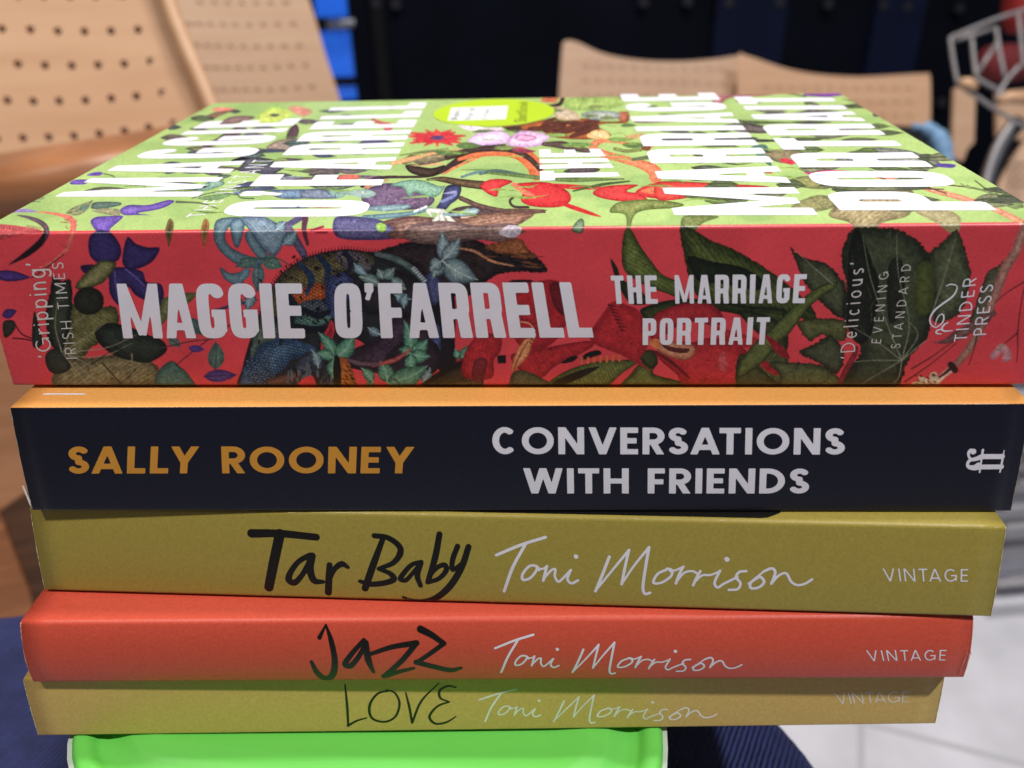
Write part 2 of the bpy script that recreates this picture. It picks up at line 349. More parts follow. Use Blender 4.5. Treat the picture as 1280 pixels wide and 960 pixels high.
nt.links.new(old, br.inputs['Color1']); nt.links.new(old, br.inputs['Color2']); br.inputs['Mortar'].default_value = (.50, .50, .54, 1)
nt.links.new(br.outputs['Color'], b_.inputs['Base Color'])
fl = mesh_obj('floor', [(-8, -4, 0), (8, -4, 0), (8, 8, 0), (-8, 8, 0)], [np.array([[0, 1, 2, 3]])], fm); tag(fl, None, None, kind='structure')
# ------------------------------------------------------------------ padded stool, box
SD = 0.10444                                # stack height
ZL = ZT-SD; ZC = ZL-.058
m_cush = mat('navy_knit', (50, 58, 112), .85, .25, 90, sss=0); nt = m_cush.node_tree; N = nt.nodes
tc = N.new('ShaderNodeTexCoord'); mp = N.new('ShaderNodeMapping'); mp.inputs['Rotation'].default_value = (0, 0, .5)
wv = N.new('ShaderNodeTexWave'); wv.inputs['Scale'].default_value = 210; wv.inputs['Distortion'].default_value = 1.2; wv.inputs['Detail'].default_value = 2; wv.inputs['Detail Scale'].default_value = 2
vo = N.new('ShaderNodeTexVoronoi'); vo.inputs['Scale'].default_value = 420
mu = N.new('ShaderNodeMath'); mu.operation = 'MULTIPLY_ADD'; mu.inputs[1].default_value = -.6
bp = N.new('ShaderNodeBump'); bp.inputs['Strength'].default_value = .9; bp.inputs['Distance'].default_value = .0012
nt.links.new(tc.outputs['Object'], mp.inputs[0]); nt.links.new(mp.outputs[0], wv.inputs['Vector']); nt.links.new(tc.outputs['Object'], vo.inputs['Vector'])
nt.links.new(vo.outputs['Distance'], mu.inputs[0]); nt.links.new(wv.outputs['Fac'], mu.inputs[2]); nt.links.new(mu.outputs[0], bp.inputs['Height'])
nt.links.new(bp.outputs[0], N['Principled BSDF'].inputs['Normal'])
def dome(outline, ztop, rad, drop, cell, name, m, parent, prof=None):
    p = np.array(outline); xs = np.arange(p[:, 0].min()-2*cell, p[:, 0].max()+3*cell, cell); ys = np.arange(p[:, 1].min()-2*cell, p[:, 1].max()+3*cell, cell)
    X, Y = np.meshgrid(xs, ys); Q, F = fill(xs, ys, poly_sd(X, Y, p), merge=False)
    d = np.maximum(0, -poly_sd(Q[:, 0], Q[:, 1], p))
    z = ztop-rad+np.sqrt(np.maximum(0, rad**2-np.maximum(0, rad-d)**2)) if prof is None else prof(d, Q)
    top = np.c_[Q, z]; bot = np.c_[Q, np.full(len(Q), ztop-drop)]
    return slab(name, top, bot, F, m, parent, smooth=True)
cpts = [on_z(px, py, ZC)[:2] for px, py in ((-330, 770), (-150, 748), (0, 746), (60, 742), (300, 735), (600, 745), (850, 800), (950, 850), (1006, 900), (1050, 960), (1085, 1040), (1080, 1200), (900, 1400), (300, 1480), (-150, 1300), (-420, 1000))]
st = thing('padded_stool', (0, .12, 0), 'navy knitted fabric stool pad under the green box', 'stool')
dome(catmull(cpts, True, 8), ZC, .018, .07, .002, 'seat_pad', m_cush, st)
cc = np.mean(cpts, 0)
mesh_obj('pedestal', *join([tube([([(cc[0], cc[1], .02), (cc[0], cc[1], ZC-.072)], .03)], 24), tube([([(cc[0], cc[1], 0), (cc[0], cc[1], .022)], .17)], 40)]), m_post, st)
m_lid = mat('green_plastic', (100, 196, 78), .5, .03, 20, sss=.15, spec=.5, bump=.03, bscale=900)
m_clear = mat('clear_plastic', (225, 240, 225), .25, .02, 20, trans=.45)
LR, LA = .026, math.radians(7.5); LE, LN = np.array([math.cos(LA), -math.sin(LA)]), np.array([math.sin(LA), math.cos(LA)])
q0, q1 = on_z(88, 940, ZL)[:2], on_z(830, 936, ZL)[:2]; lx0 = q0@LE-.19*LR; lx1 = q1@LE; ly1 = q0@LN-.42*LR; lyb = ly1+.15
def turned(o): return np.asarray(o)@np.array([LE, LN])
def rrect(x0, x1, y0, y1, r, k=10):
    o = []
    for cx, cy, a in ((x1-r, y1-r, 0), (x0+r, y1-r, 90), (x0+r, y0+r, 180), (x1-r, y0+r, 270)): o += [(cx+r*math.cos(math.radians(a+90*i/k)), cy+r*math.sin(math.radians(a+90*i/k))) for i in range(k+1)]
    return np.array(o)
lb = thing('plastic_box', (0, .15, ZC), 'plastic food box with a bright green lid at the bottom of the book stack', 'food box')
def lidprof(d, Q):
    d = d*1000; pts = [0, .5, 1.2, 3.0, 4.2, 5.2, 7.5, 9.5, 12, 16, 24, 60]; zz = [-1.5, -.5, -.15, -.15, -.8, -1.9, -2.2, -1.6, -.35, 0, -.7, -.9]
    return ZL+np.interp(d, pts, zz)/1000
dome(turned(rrect(lx0, lx1, ly1, lyb, LR)), ZL, 0, .009, .0006, 'lid', m_lid, lb, lidprof)
wl_ = []
for off, z0, z1 in ((.0010, ZL-.006, ZL-.0016), (-.004, ZC+.001, ZL-.0065)):
    o1 = turned(rrect(lx0-off, lx1+off, ly1-off, lyb+off, LR+off)); o2 = turned(rrect(lx0-off+.0016, lx1+off-.0016, ly1-off+.0016, lyb+off-.0016, LR+off-.0016)); n = len(o1); i = np.arange(n); j = (i+1) % n
    V = np.concatenate([np.c_[o1, np.full(n, z0)], np.c_[o1, np.full(n, z1)], np.c_[o2, np.full(n, z1)], np.c_[o2, np.full(n, z0)]])
    wl_.append((V, [np.concatenate([np.stack([a*n+i, a*n+j, ((a+1) % 4)*n+j, ((a+1) % 4)*n+i], -1) for a in range(4)])]))
mesh_obj('body', *join(wl_), m_clear, lb, smooth=False)
# ------------------------------------------------------------------ books
BK = [(-0.00122, 0.14732, -0.05069, 0.03187, 0.00459, 0.14656), (-0.00072, 0.13603, -0.04236, 0.02247, 0, 0.205), (-0.00326, 0.13050, -0.07405, 0.01985, -0.0009, 0.245),
      (-0.0056, 0.1222, -0.02573, 0.0150, -0.0029, 0.215), (-0.0081, 0.1215, -0.01442, 0.01525, -0.0014, 0.17)]
GAP = (.0007, .0003, .00045, .00025, .0001)
class Book:
    W = .129
    def __init__(s, i, r=.0007, bulge=.0006):
        s.x, s.y, s.a, s.t, dL, s.ln = BK[i]; s.L = .198+dL; s.z = ZT-sum(b[3] for b in BK[:i]); s.r, s.b = r, bulge
        s.ex = np.array([math.cos(s.a), math.sin(s.a), 0]); s.ey = np.array([-math.sin(s.a), math.cos(s.a), 0]); s.o = np.array([s.x, s.y, s.z]); s.t -= GAP[i]
    def wrap(s, q):
        """profile of the cover: q<0 front board, 0..t spine, >t back board -> depth, height"""
        q = np.asarray(q, float); y = np.where(q < 0, -q, np.where(q > s.t, q-s.t, 0.)); z = np.where(q < 0, 0., np.where(q > s.t, -s.t, -q))
        for c, sg in ((0., 1), (s.t, -1)):
            m = np.abs(q-c) < s.r; tau = np.clip((q-c+s.r)/(2*s.r), 0, 1)
            if sg > 0: y = np.where(m, s.r*(1-tau)**2, y); z = np.where(m, -s.r*tau**2, z)
            else: y = np.where(m, s.r*tau**2, y); z = np.where(m, -s.t+s.r*(1-tau)**2, z)
        f = np.clip(q/s.t, 0, 1); y = y - s.b*4*f*(1-f)
        return y, z
    def surf(s, u, q, off=0.):
        y, z = s.wrap(q); e = 2e-4; y2, z2 = s.wrap(q+e); y1, z1 = s.wrap(q-e); dy, dz = y2-y1, z2-z1; l = np.hypot(dy, dz)
        y = y+off*dz/l; z = z-off*dy/l
        return s.o+u[..., None]*s.ex+(y+s.ln*z)[..., None]*s.ey+z[..., None]*np.array([0, 0, 1.])
    def spine_uq(s, px, py):
        n = np.cross(s.ex, s.ln*s.ey+np.array([0, 0, 1.])); p = on_plane(px, py, s.o, n)-s.o
        return p@s.ex, -p[2]
    def top_uq(s, px, py): p = on_plane(px, py, s.o, np.array([0, 0, 1.]))-s.o; return p@s.ex, -(p@s.ey)
    def decal(s, name, P2, F, m, off=.00004, label=None, parent=None):
        V = s.surf(P2[:, 0], P2[:, 1], off)
        v = V[F[0][:1, :3]][0]; 
        nrm = np.cross(v[1]-v[0], v[2]-v[0])
        if nrm@(CAM-v[0]) < 0: F = [f[:, ::-1] for f in F]
        return mesh_obj(name, V, F, m, parent or s.root, label=label)
    def line(s, text, tl, tr, bl, br, m, name, face='spine', t=.15, off=.00004, make=True, **kw):
        uq = s.spine_uq if face == 'spine' else s.top_uq
        q = [np.array(uq(*p)) for p in (tl, tr, bl, br)]
        asp = np.linalg.norm((q[1]+q[3]-q[0]-q[2])/2)/np.linalg.norm((q[0]+q[1]-q[2]-q[3])/2)
        P2, F = text2d(text, t, aspect=asp, **kw); P2 = quadmap(P2, *q)
        return s.decal(name, P2, F, m, off) if make else (P2, F)
    def hand(s, strokes, m, name, off=.00004, cell=.00011):
        k = np.linalg.norm(np.array(s.spine_uq(700, 700))-np.array(s.spine_uq(701, 700)))
        S = [([s.spine_uq(*p) for p in pts], np.atleast_1d(r)*k) for pts, r in strokes]
        return s.decal(name, *brush2d(S, cell), m, off)
def make_cover(B, us, qs, mats, matidx=None, col=None, rag=.00006):
    nu, nq = len(us), len(qs); Uu, Q = np.meshgrid(us, qs, indexing='ij'); Uu = Uu.copy()
    for e, sg in ((0, 1), (-1, -1)): Uu[e] += sg*rag*(vnoise(qs*1000, qs*0, .9, e+5)+vnoise(qs*1000, qs*0, .3, e+9)-.8)
    V = B.surf(Uu, Q); inn = [B.surf(Uu[e], qs, -.0003) for e in (0, -1)]
    i, j = np.meshgrid(np.arange(nu-1), np.arange(nq-1), indexing='ij'); a = (i*nq+j).ravel(); F = np.stack([a, a+nq, a+nq+1, a+1], -1)
    n0 = nu*nq; k = np.arange(nq-1)
    F1 = np.stack([k, k+1, n0+k+1, n0+k], -1); e = (nu-1)*nq; F2 = np.stack([e+k+1, e+k, n0+nq+k, n0+nq+k+1], -1)
    mi = np.concatenate([np.zeros(len(F)) if matidx is None else matidx(Uu.reshape(nu, nq)[:-1, :-1].ravel(), ((Q[:-1, :-1]+Q[:-1, 1:])/2).ravel()), np.full(2*(nq-1), len(mats)-1)])
    o = mesh_obj('cover', np.concatenate([V.reshape(-1, 3)]+inn), [np.concatenate([F, F1, F2])], mats, B.root, True, mi)
    if col is not None:
        at = o.data.color_attributes.new('print', 'FLOAT_COLOR', 'POINT')
        c = np.ones((n0+2*nq, 4), np.float32); c[:n0, :3] = col(V.reshape(-1, 3), Uu.ravel(), Q.ravel()); at.data.foreach_set('color', c.ravel())
    # page block
    ep, y0, y1 = .0006, .0012, B.W-.0008; z0, z1 = -.00035, -B.t+.00035
    pts = [B.o+B.ex*x+B.ey*(y+B.ln*z)+np.array([0, 0, z]) for x in (-B.L/2+ep, B.L/2-ep) for y in (y0, y1) for z in (z0, z1)]
    mesh_obj('page_block', np.array(pts), [np.array([(0, 1, 3, 2), (4, 6, 7, 5), (0, 4, 5, 1), (2, 3, 7, 6), (0, 2, 6, 4), (1, 5, 7, 3)])], m_pages, B.root)
    return o
m_pages = mat('page_paper', (222, 208, 178), .8, .12, 3, stretch=(1, 1, 900))
m_edge = mat('paper_edge', (235, 230, 222), .7, .1, 300, bump=.4, bscale=4000)
m_ink_w = mat('white_ink', (226, 224, 236), .4, .03, 300)
m_ink_k = mat('black_ink', (14, 13, 12), .4, .1, 300)
def qgrid(B, fine=.0012, n=10): return np.unique(np.round(np.concatenate([np.linspace(-B.W, -B.r, 30), np.linspace(-B.r, B.r, 9), np.linspace(B.r, B.t-B.r, 26), np.linspace(B.t-B.r, B.t+B.r, 9), np.linspace(B.t+B.r, B.t+B.W, 20)]), 7))
def root(B, label, name='paperback_book'):
    B.root = thing(name, tuple(B.o+np.array([0, 0, -B.t])), label, 'book'); return B
def printed(name, col, rough=.38, vary=.06, bump=.12): return mat(name, col, rough, .085, 1500, bump=bump, bscale=2600, spec=.45)
# --- second book: navy spine, orange front
B1 = root(Book(1, r=.0004, bulge=.0003), 'navy-spined book with an orange front cover, second from the top of the stack')
make_cover(B1, np.linspace(-B1.L/2, B1.L/2, 40), qgrid(B1), [printed('navy_print', (23, 24, 40), .3), printed('orange_print', (224, 158, 84), .4), m_edge], lambda u, q: np.where(q < 0, 1, 0))
m_or = mat('orange_ink', (205, 142, 52), .4, .05, 300)
GEO = dict(t=.2, n=2., ws=1.0, res=44, gap=.16)
B1.decal('author_lettering', *join([B1.line('SALLY', (86, 557), (250.5, 557), (86, 591), (248, 590.5), None, '', make=False, **GEO), B1.line('ROONEY', (277, 557), (519, 557.5), (278.5, 590.5), (516.5, 590.5), None, '', make=False, **GEO)]), m_or)
B1.decal('title_lettering', *join([B1.line('CONVERSATIONS', (615, 533), (1056.5, 534.5), (616, 566.5), (1055, 567), None, '', make=False, **GEO), B1.line('WITH FRIENDS', (654, 584), (1012, 584.5), (655, 616), (1010.5, 616), None, '', make=False, space=.30, **GEO)]), m_ink_w)
z = Zm(1150, 520, 9.6)
B1.decal('publisher_lettering', *join([brush2d([([B1.spine_uq(*p) for p in pts], np.atleast_1d(r)*.000145) for pts, r in [
    (z(965, 598, 720, 600), 3.4), (z(720, 600, 640, 612, 575, 600, 562, 560, 590, 520, 650, 505), [3.4, 3.4, 2.2, 2.0, 2.2, 2.8]), (z(975, 475, 730, 475), 3.5), (z(730, 475, 670, 500, 610, 510, 578, 475, 575, 430, 600, 405), [3.5, 3.0, 1.8, 1.5, 2.0, 3.0]),
    (z(630, 412, 632, 418), 3.6), (z(585, 590, 640, 590, 690, 565), [1.2, 1.6, 2.4]), (z(745, 395, 725, 530, 706, 665), [1.6, 1.2, 1.1]), (z(1000, 400, 978, 520, 950, 662), [.5, 1.5, 1.0])]], .0001)]), m_ink_w)
z = Zm(0, 600, 5.33)
B1.decal('torn_corner', *brush2d([([B1.spine_uq(*p) for p in z(158, 35, 172, 70, 185, 105, 196, 130, 206, 165)], np.array([1.1, 1.5, 1.3, 1.8, .9])*.00016)], .0001), m_edge, .00006, label='white torn patch at the lower left corner')
B1.decal('front_cover_line', *(lambda a: (np.array(a), [np.array([[0, 1, 2, 3]])]))([B1.top_uq(*p) for p in ((53, 493.5), (108, 493.5), (104, 492), (56, 492))]), m_ink_w)
# --- three paperbacks of one author
m_tar, m_jazz, m_love = printed('olive_print', (160, 144, 66), .42), printed('coral_print', (204, 80, 60), .42), printed('ochre_print', (206, 174, 98), .45)
TONI = [((60, 182, 150, 145, 238, 118), 5.2), ((166, 142, 120, 225, 88, 315), [5, 5.5, 5]), ((215, 236, 205, 222, 180, 222, 156, 250, 156, 272, 182, 266, 204, 240, 208, 226), 4.6), ((208, 228, 228, 232, 243, 222), 3.6),
        ((243, 222, 236, 250, 230, 275), 4.8), ((232, 268, 258, 238, 274, 234, 272, 258, 284, 279, 300, 268, 328, 238), 4.2), ((330, 236, 318, 268, 332, 285, 356, 274), 4.5), ((348, 186, 350, 188), 7),
        ((470, 188, 448, 245, 420, 314), 5.2), ((421, 312, 470, 250, 541, 164), [3.4, 4, 4.5]), ((541, 164, 526, 230, 515, 288), 4.8), ((516, 286, 560, 220, 614, 154), [3.5, 4, 4.5]), ((614, 154, 600, 235, 592, 300, 600, 324, 618, 320), 5),
        ((684, 232, 646, 250, 630, 282, 660, 282, 694, 258, 696, 236, 680, 231), 4.5), ((690, 240, 712, 236, 738, 224), 3.6), ((738, 224, 722, 255, 712, 285), 4.6), ((716, 276, 742, 246, 772, 240, 792, 250, 800, 242), 3.8), ((800, 240, 786, 265, 774, 292), 4.5), ((778, 282, 806, 256, 838, 254, 872, 240), 3.8),
        ((872, 238, 852, 282, 864, 300, 886, 286, 935, 262), 4.3), ((896, 196, 898, 198), 7.5), ((967, 240, 942, 243, 930, 262, 946, 284, 936, 306, 904, 309), 4.4), ((1012, 262, 984, 282, 984, 302, 1012, 300, 1032, 280, 1020, 262, 1004, 264), 4.6), ((975, 286, 1005, 262, 1032, 240), 3.4),
        ((1032, 240, 1060, 230, 1072, 246, 1058, 286), 4.6), ((1058, 286, 1085, 256, 1112, 248, 1130, 278, 1152, 291, 1180, 286, 1206, 270), 4.2)]
def toni(sx, sy, x0, y0):                  # the same signature on all three spines
    return [([(x0+(p[i]-60)*sx, y0+(p[i+1]-150)*sy) for i in range(0, len(p), 2)], np.atleast_1d(r)*(sx+sy)/2*1.12*k) for p, r, k in ((p, r, 1.) for p, r in TONI)]
B2 = root(Book(2, r=.0008, bulge=.0003), 'olive yellow book with thick black brush lettering, middle of the stack')
def spine_cover(B, m): return make_cover(B, np.linspace(-B.L/2, B.L/2, 40), qgrid(B), [m, m_edge])
spine_cover(B2, m_tar)
z = Zm(280, 630, 3.368)
B2.hand([(z(*p), np.atleast_1d(r)*1.28/3.368) for p, r in [((118, 120, 240, 121, 390, 136), [15, 13, 12]), ((237, 122, 212, 240, 190, 348), [17, 17, 16]), ((362, 212, 318, 236, 285, 278, 274, 314, 298, 328, 328, 298, 358, 248, 372, 214), [10, 9, 10, 12, 11, 9, 10, 12]), ((372, 214, 364, 268, 380, 318, 418, 324), [13, 13, 12, 7]),
    ((446, 252, 443, 310, 440, 370), [10, 12, 12]), ((446, 312, 468, 268, 498, 248, 524, 262), [8, 9, 11, 6]), ((668, 148, 630, 250, 595, 352), [9, 12, 12]), ((634, 130, 690, 138, 738, 172, 742, 206, 712, 244, 652, 268), [9, 9, 10, 11, 9, 7]), ((652, 268, 700, 288, 716, 312, 680, 328, 620, 334, 574, 322), [7, 9, 11, 10, 10, 7]),
    ((832, 238, 790, 252, 754, 292, 744, 312, 768, 316, 802, 278, 830, 244), [7, 8, 9, 9, 8, 7, 8]), ((830, 244, 815, 296, 828, 340), [9, 10, 8]), ((908, 124, 890, 220, 860, 322), [10, 11, 9]), ((864, 302, 900, 262, 930, 252, 936, 276, 905, 310, 858, 326), [6, 8, 9, 9, 8, 8]), ((984, 174, 964, 228, 964, 272, 1002, 244), [9, 9, 8, 6]), ((1030, 176, 1002, 260, 952, 342, 892, 394, 830, 410, 782, 402, 754, 390), [10, 11, 12, 11, 8, 6, 4])]], m_ink_k, 'title_lettering')
B2.hand(toni(1/2.909, 1/2.909, 600+60/2.909, 630+150/2.909), m_ink_w, 'author_lettering')
B2.line('VINTAGE', (1103, 709), (1210.5, 710), (1105, 725.3), (1209, 725.8), m_ink_w, 'publisher_lettering', t=.105, res=30, italic=-.05)
blk = catmull([B2.top_uq(*p) for p in ((430, 640), (470, 648.5), (560, 648.8), (600, 649), (680, 649), (684, 646), (700, 646), (704, 649.3), (762, 650), (768, 645), (790, 646), (815, 651.6), (880, 653), (900, 649), (960, 647), (960, 630), (700, 628), (430, 628))], True, 3)
xs = np.arange(blk[:, 0].min()-.001, blk[:, 0].max()+.001, .0003); ys = np.arange(blk[:, 1].min()-.001, blk[:, 1].max()+.001, .00015)
X, Y = np.meshgrid(xs, ys); Q2, F2 = fill(xs, ys, np.maximum(poly_sd(X, Y, blk), Y+.0009)); B2.decal('cover_illustration', Q2, F2, m_ink_k, .00005)
B3 = root(Book(3, r=.0008, bulge=.0011), 'coral red book sticking out furthest to the left, fourth in the stack')
spine_cover(B3, m_jazz)
z = Zm(370, 760, 2.169)
B3.hand([(z(*p), np.atleast_1d(r)*1.25/2.169) for p, r in [((82, 42, 66, 72), [2, 5]), ((82, 42, 98, 80, 108, 130, 102, 172, 82, 188, 60, 168, 45, 134), [2, 6, 7, 8, 8, 7, 4]), ((186, 78, 156, 110, 136, 140, 150, 147, 174, 118, 192, 84), [5, 6, 7, 7, 6, 5]), ((192, 84, 198, 128, 212, 166), [6, 8, 4]),
    ((205, 113, 262, 95, 328, 85), [5, 6, 7]), ((328, 85, 290, 130, 240, 180), 6.5), ((240, 180, 280, 165, 320, 154), [7, 6, 4]), ((338, 52, 370, 66, 402, 86), [8, 7, 6]), ((402, 86, 368, 110, 330, 136), 5.5), ((328, 136, 378, 150, 420, 160, 448, 153), [7, 7, 7, 4])]], m_ink_k, 'title_lettering')
B3.hand(toni(.779/2.909, .70/2.909, 619, 797.5), m_ink_w, 'author_lettering')
B3.line('VINTAGE', (1080.5, 807.5), (1181, 807), (1084, 821.5), (1179, 820.5), m_ink_w, 'publisher_lettering', t=.105, res=30, italic=-.05)
z = Zm(1140, 740, 5.05)
B3.hand([(z(332, 350, 318, 400, 302, 450, 288, 520), [.6, .9, .7, .5]), (z(345, 355, 332, 420, 315, 470), [.4, .6, .4]), (z(352, 350, 355, 372), .5)], mat('scuffed_red', (205, 120, 112), .6, .2, 900), 'spine_crease')
B4 = root(Book(4, r=.0005, bulge=.0002), 'ochre book with thin black lettering, lowest in the stack, on the green lid')
spine_cover(B4, m_love)
B4.hand([(z_, r) for z_, r in [(Zm(370, 760, 2.169)(*p), np.atleast_1d(r)*1.12/2.169) for p, r in [((133, 206, 139, 260, 142, 318), [2, 3.4, 3]), ((141, 318, 165, 304, 192, 296), [3.5, 3, 2]), ((258, 222, 222, 230, 200, 262, 206, 296, 240, 307, 270, 292, 281, 256, 268, 228, 244, 220), [2, 3, 3.5, 3.5, 3.2, 3, 3, 2.6, 2]), ((298, 228, 308, 268, 315, 310), [2, 3.4, 3]), ((315, 310, 340, 250, 388, 202), [3, 3, 1.5]), ((434, 214, 412, 210, 390, 222, 392, 242, 416, 252), [2, 3, 3.4, 3, 2.4]), ((416, 252, 384, 264, 362, 292, 378, 312, 408, 308, 434, 292), [2.4, 3, 3.4, 3.4, 3, 1.6])]]], m_ink_k, 'title_lettering')
m_warm_w = mat('warm_white_ink', (236, 232, 222), .5, .12, 200); m_grey = mat('grey_ink', (222, 214, 196), .5, .1, 200)  # two warm near-white inks for the lowest spine
B4.hand(toni(.753/2.909, .60/2.909, 599, 867.2), m_warm_w, 'author_lettering')
B4.line('VINTAGE', (1042, 864.5), (1137.5, 863), (1046, 879), (1135.5, 877), m_grey, 'publisher_lettering', t=.1, res=30, italic=-.05)
def wear(B, m, n, seed, col):
    rn = random.Random(seed); st_ = []
    for k in range(n):
        u = (rn.random()-.5)*B.L*.985; q = rn.choice([rn.gauss(0, .00012), rn.gauss(0, .00012), B.t-.0003+rn.gauss(0, .0001)]); l = .0002+rn.random()**3*.0022
        st_.append(brush2d([([(u, q), (u+l*.5, q+rn.gauss(0, .00006)), (u+l, q)], np.array([.00002, .00004+rn.random()*.00005, .00002]))], .00003))
    mw = mat('worn_paper', col, .7, .1, 500)
    if n > 30 and B.t > .0145 or n == 36: B.decal('worn_crease', *join(st_), mw, .00006)
    for sg in (-1, 1):
        q = np.linspace(.0002, B.t-.0003, 40); B.decal('worn_edge', *brush2d([([(sg*(B.L/2-.00008), v) for v in q], np.array([.00002+.00011*rn.random()**2 for _ in q]))], .00003), mw, .00006)
wear(B1, None, 26, 1, (150, 140, 130)); wear(B2, None, 70, 2, (204, 194, 140)); wear(B3, None, 24, 3, (226, 140, 120)); wear(B4, None, 36, 4, (222, 204, 160))
# --- top book: printed wrap, painted as flat artwork
class Art:
    def __init__(s, X, Y, base): s.X, s.Y, s.C = X, Y, base; s.M = np.zeros(len(X))
    def box(s, x0, x1, y0, y1): return np.nonzero((s.X > x0) & (s.X < x1) & (s.Y > y0) & (s.Y < y1))[0]
    def put(s, i, al, c):
        s.M[i] = np.maximum(s.M[i], np.clip(al, 0, 1)); al = np.clip(al, 0, 1)[:, None]; s.C[i] = s.C[i]*(1-al)+c*al
    def tex(s, i, c, amt, sc, seed):
        n = vnoise(s.X[i], s.Y[i], sc, seed)*.5+vnoise(s.X[i], s.Y[i], sc*.4, seed+3)*.3+vnoise(s.X[i], s.Y[i], sc*.16, seed+5)*.2
        return c*(1+amt*(n-.5)*2)[:, None]
    def shape(s, pts, col, mid=None, w=8, tex=.35, sc=5, aa=.7, edge=None, smooth=True, rough=0, hatch=None):
        p = catmull(pts, True, 5) if smooth else np.array(pts, float); sd = int(abs(p[0, 0]*7+p[0, 1]*13)) % 9973
        i = s.box(p[:, 0].min()-4, p[:, 0].max()+4, p[:, 1].min()-4, p[:, 1].max()+4)
        if not len(i): return
        X, Y = s.X[i], s.Y[i]
        if rough: X = X+rough*(vnoise(X, Y, 2.6, 3)-.5)*2; Y = Y+rough*(vnoise(X, Y, 2.2, 8)-.5)*2
        d = poly_sd(X, Y, p); k = d < 2; i, d = i[k], d[k]
        c = np.repeat(lin(col)[None], len(i), 0)
        if mid is not None:
            f = np.clip(-d/w, 0, 1)[:, None]; f = f*f*(3-2*f); c = c*(1-f)+lin(mid)*f
        c = s.tex(i, c, tex, sc, sd)
        if hatch:
            a, per, amt = hatch; ph = (s.X[i]*math.cos(a)+s.Y[i]*math.sin(a))*2*np.pi/per+vnoise(s.X[i], s.Y[i], 7, sd)*4
            c = c*(1-amt*np.clip(np.sin(ph), 0, 1))[:, None]
        if edge is not None:
            e = np.exp(-((d+.6)/.7)**2)[:, None]*.8; c = c*(1-e)+lin(edge)*e
        s.put(i, .5-d/aa, c)
    def line(s, pts, r, col, col2=None, tex=.3, alpha=1., smooth=True):
        p = catmull(pts, False, 6) if smooth and len(pts) > 2 else np.array(pts, float)
        rr = np.interp(np.linspace(0, 1, len(p)), np.linspace(0, 1, np.size(r)), np.atleast_1d(r)); R = rr.max()+2
        i = s.box(p[:, 0].min()-R, p[:, 0].max()+R, p[:, 1].min()-R, p[:, 1].max()+R)
        if not len(i): return
        D = np.full(len(i), 1e9); RR = np.ones(len(i))
        for a in range(len(p)-1):
            d, t = seg_dist(s.X[i], s.Y[i], p[a], p[a+1]); rad = rr[a]+(rr[a+1]-rr[a])*t; m = d-rad < D; D = np.where(m, d-rad, D); RR = np.where(m, rad, RR)
        k = D < 1; i, D, RR = i[k], D[k], RR[k]
        c = np.repeat(lin(col)[None], len(i), 0)
        if col2 is not None:
            f = np.clip(-D/RR, 0, 1)[:, None]; c = c*(1-f)+lin(col2)*f
        s.put(i, (.5-D/.7)*alpha, s.tex(i, c, tex, 3, 11))
    def scales(s, pts, px, py, dark=.55, light=.45, ang=0.):
        p = catmull(pts, True, 5); i = s.box(p[:, 0].min(), p[:, 0].max(), p[:, 1].min(), p[:, 1].max()); d = poly_sd(s.X[i], s.Y[i], p); i, d = i[d < 0], d[d < 0]
        c, n = math.cos(ang), math.sin(ang); wob = vnoise(s.X[i], s.Y[i], 9, 5)*2.4; x = (s.X[i]*c+s.Y[i]*n+wob)/px; y = (-s.X[i]*n+s.Y[i]*c+wob)/py; r = np.floor(y); x = x+.5*(r % 2); fx, fy = x-np.floor(x)-.5, y-r-.5
        q = np.hypot(fx, fy)*2; f = 1-dark*np.clip((q-.62)*3, 0, 1)+light*np.exp(-((fx+.1)**2+(fy+.18)**2)*22); a = np.clip(-d/3, 0, 1); s.C[i] *= (1+(f-1)*a)[:, None]
    def leaf(s, a, b, wd, col, mid, bend=0., vein=None, nv=5, serr=0, edge=None, tex=.35, squash=1.):
        a, b = np.array(a, float), np.array(b, float); d = b-a; L = np.hypot(*d); nn = np.array([-d[1], d[0]])/L; t = np.linspace(0, 1, 25)
        cl = a+d*t[:, None]+nn*(bend*L*4*t*(1-t))[:, None]; wv = wd*np.sin(np.pi*t**.8)**.9
        if serr: wv = wv*(1+serr*((np.arange(25) % 2)-.5))
        pl = np.concatenate([cl+nn*wv[:, None], (cl-nn*wv[:, None])[::-1]]); pl[:, 1] = a[1]+(pl[:, 1]-a[1])*squash
        s.shape(pl, col, mid, wd*.8, tex, max(2.5, wd*.5), edge=edge, smooth=False)
        if vein is not None:
            cl2 = cl.copy(); cl2[:, 1] = a[1]+(cl2[:, 1]-a[1])*squash
            s.line(cl2[::3], [max(.5, wd*.07), .35], vein, tex=.1, smooth=False)
            for k in range(1, nv+1):
                q = int(24*k/(nv+1.2)); e = min(24, q+4)
                for sg in (1, -1): 
                    v = cl[e]+sg*nn*wv[e]*.85; v = np.array([v[0], a[1]+(v[1]-a[1])*squash]); s.line([cl2[q], v], [.4, .25], vein, tex=.1, alpha=.65, smooth=False)
RED, GREEN = (212, 68, 78), (170, 196, 122)
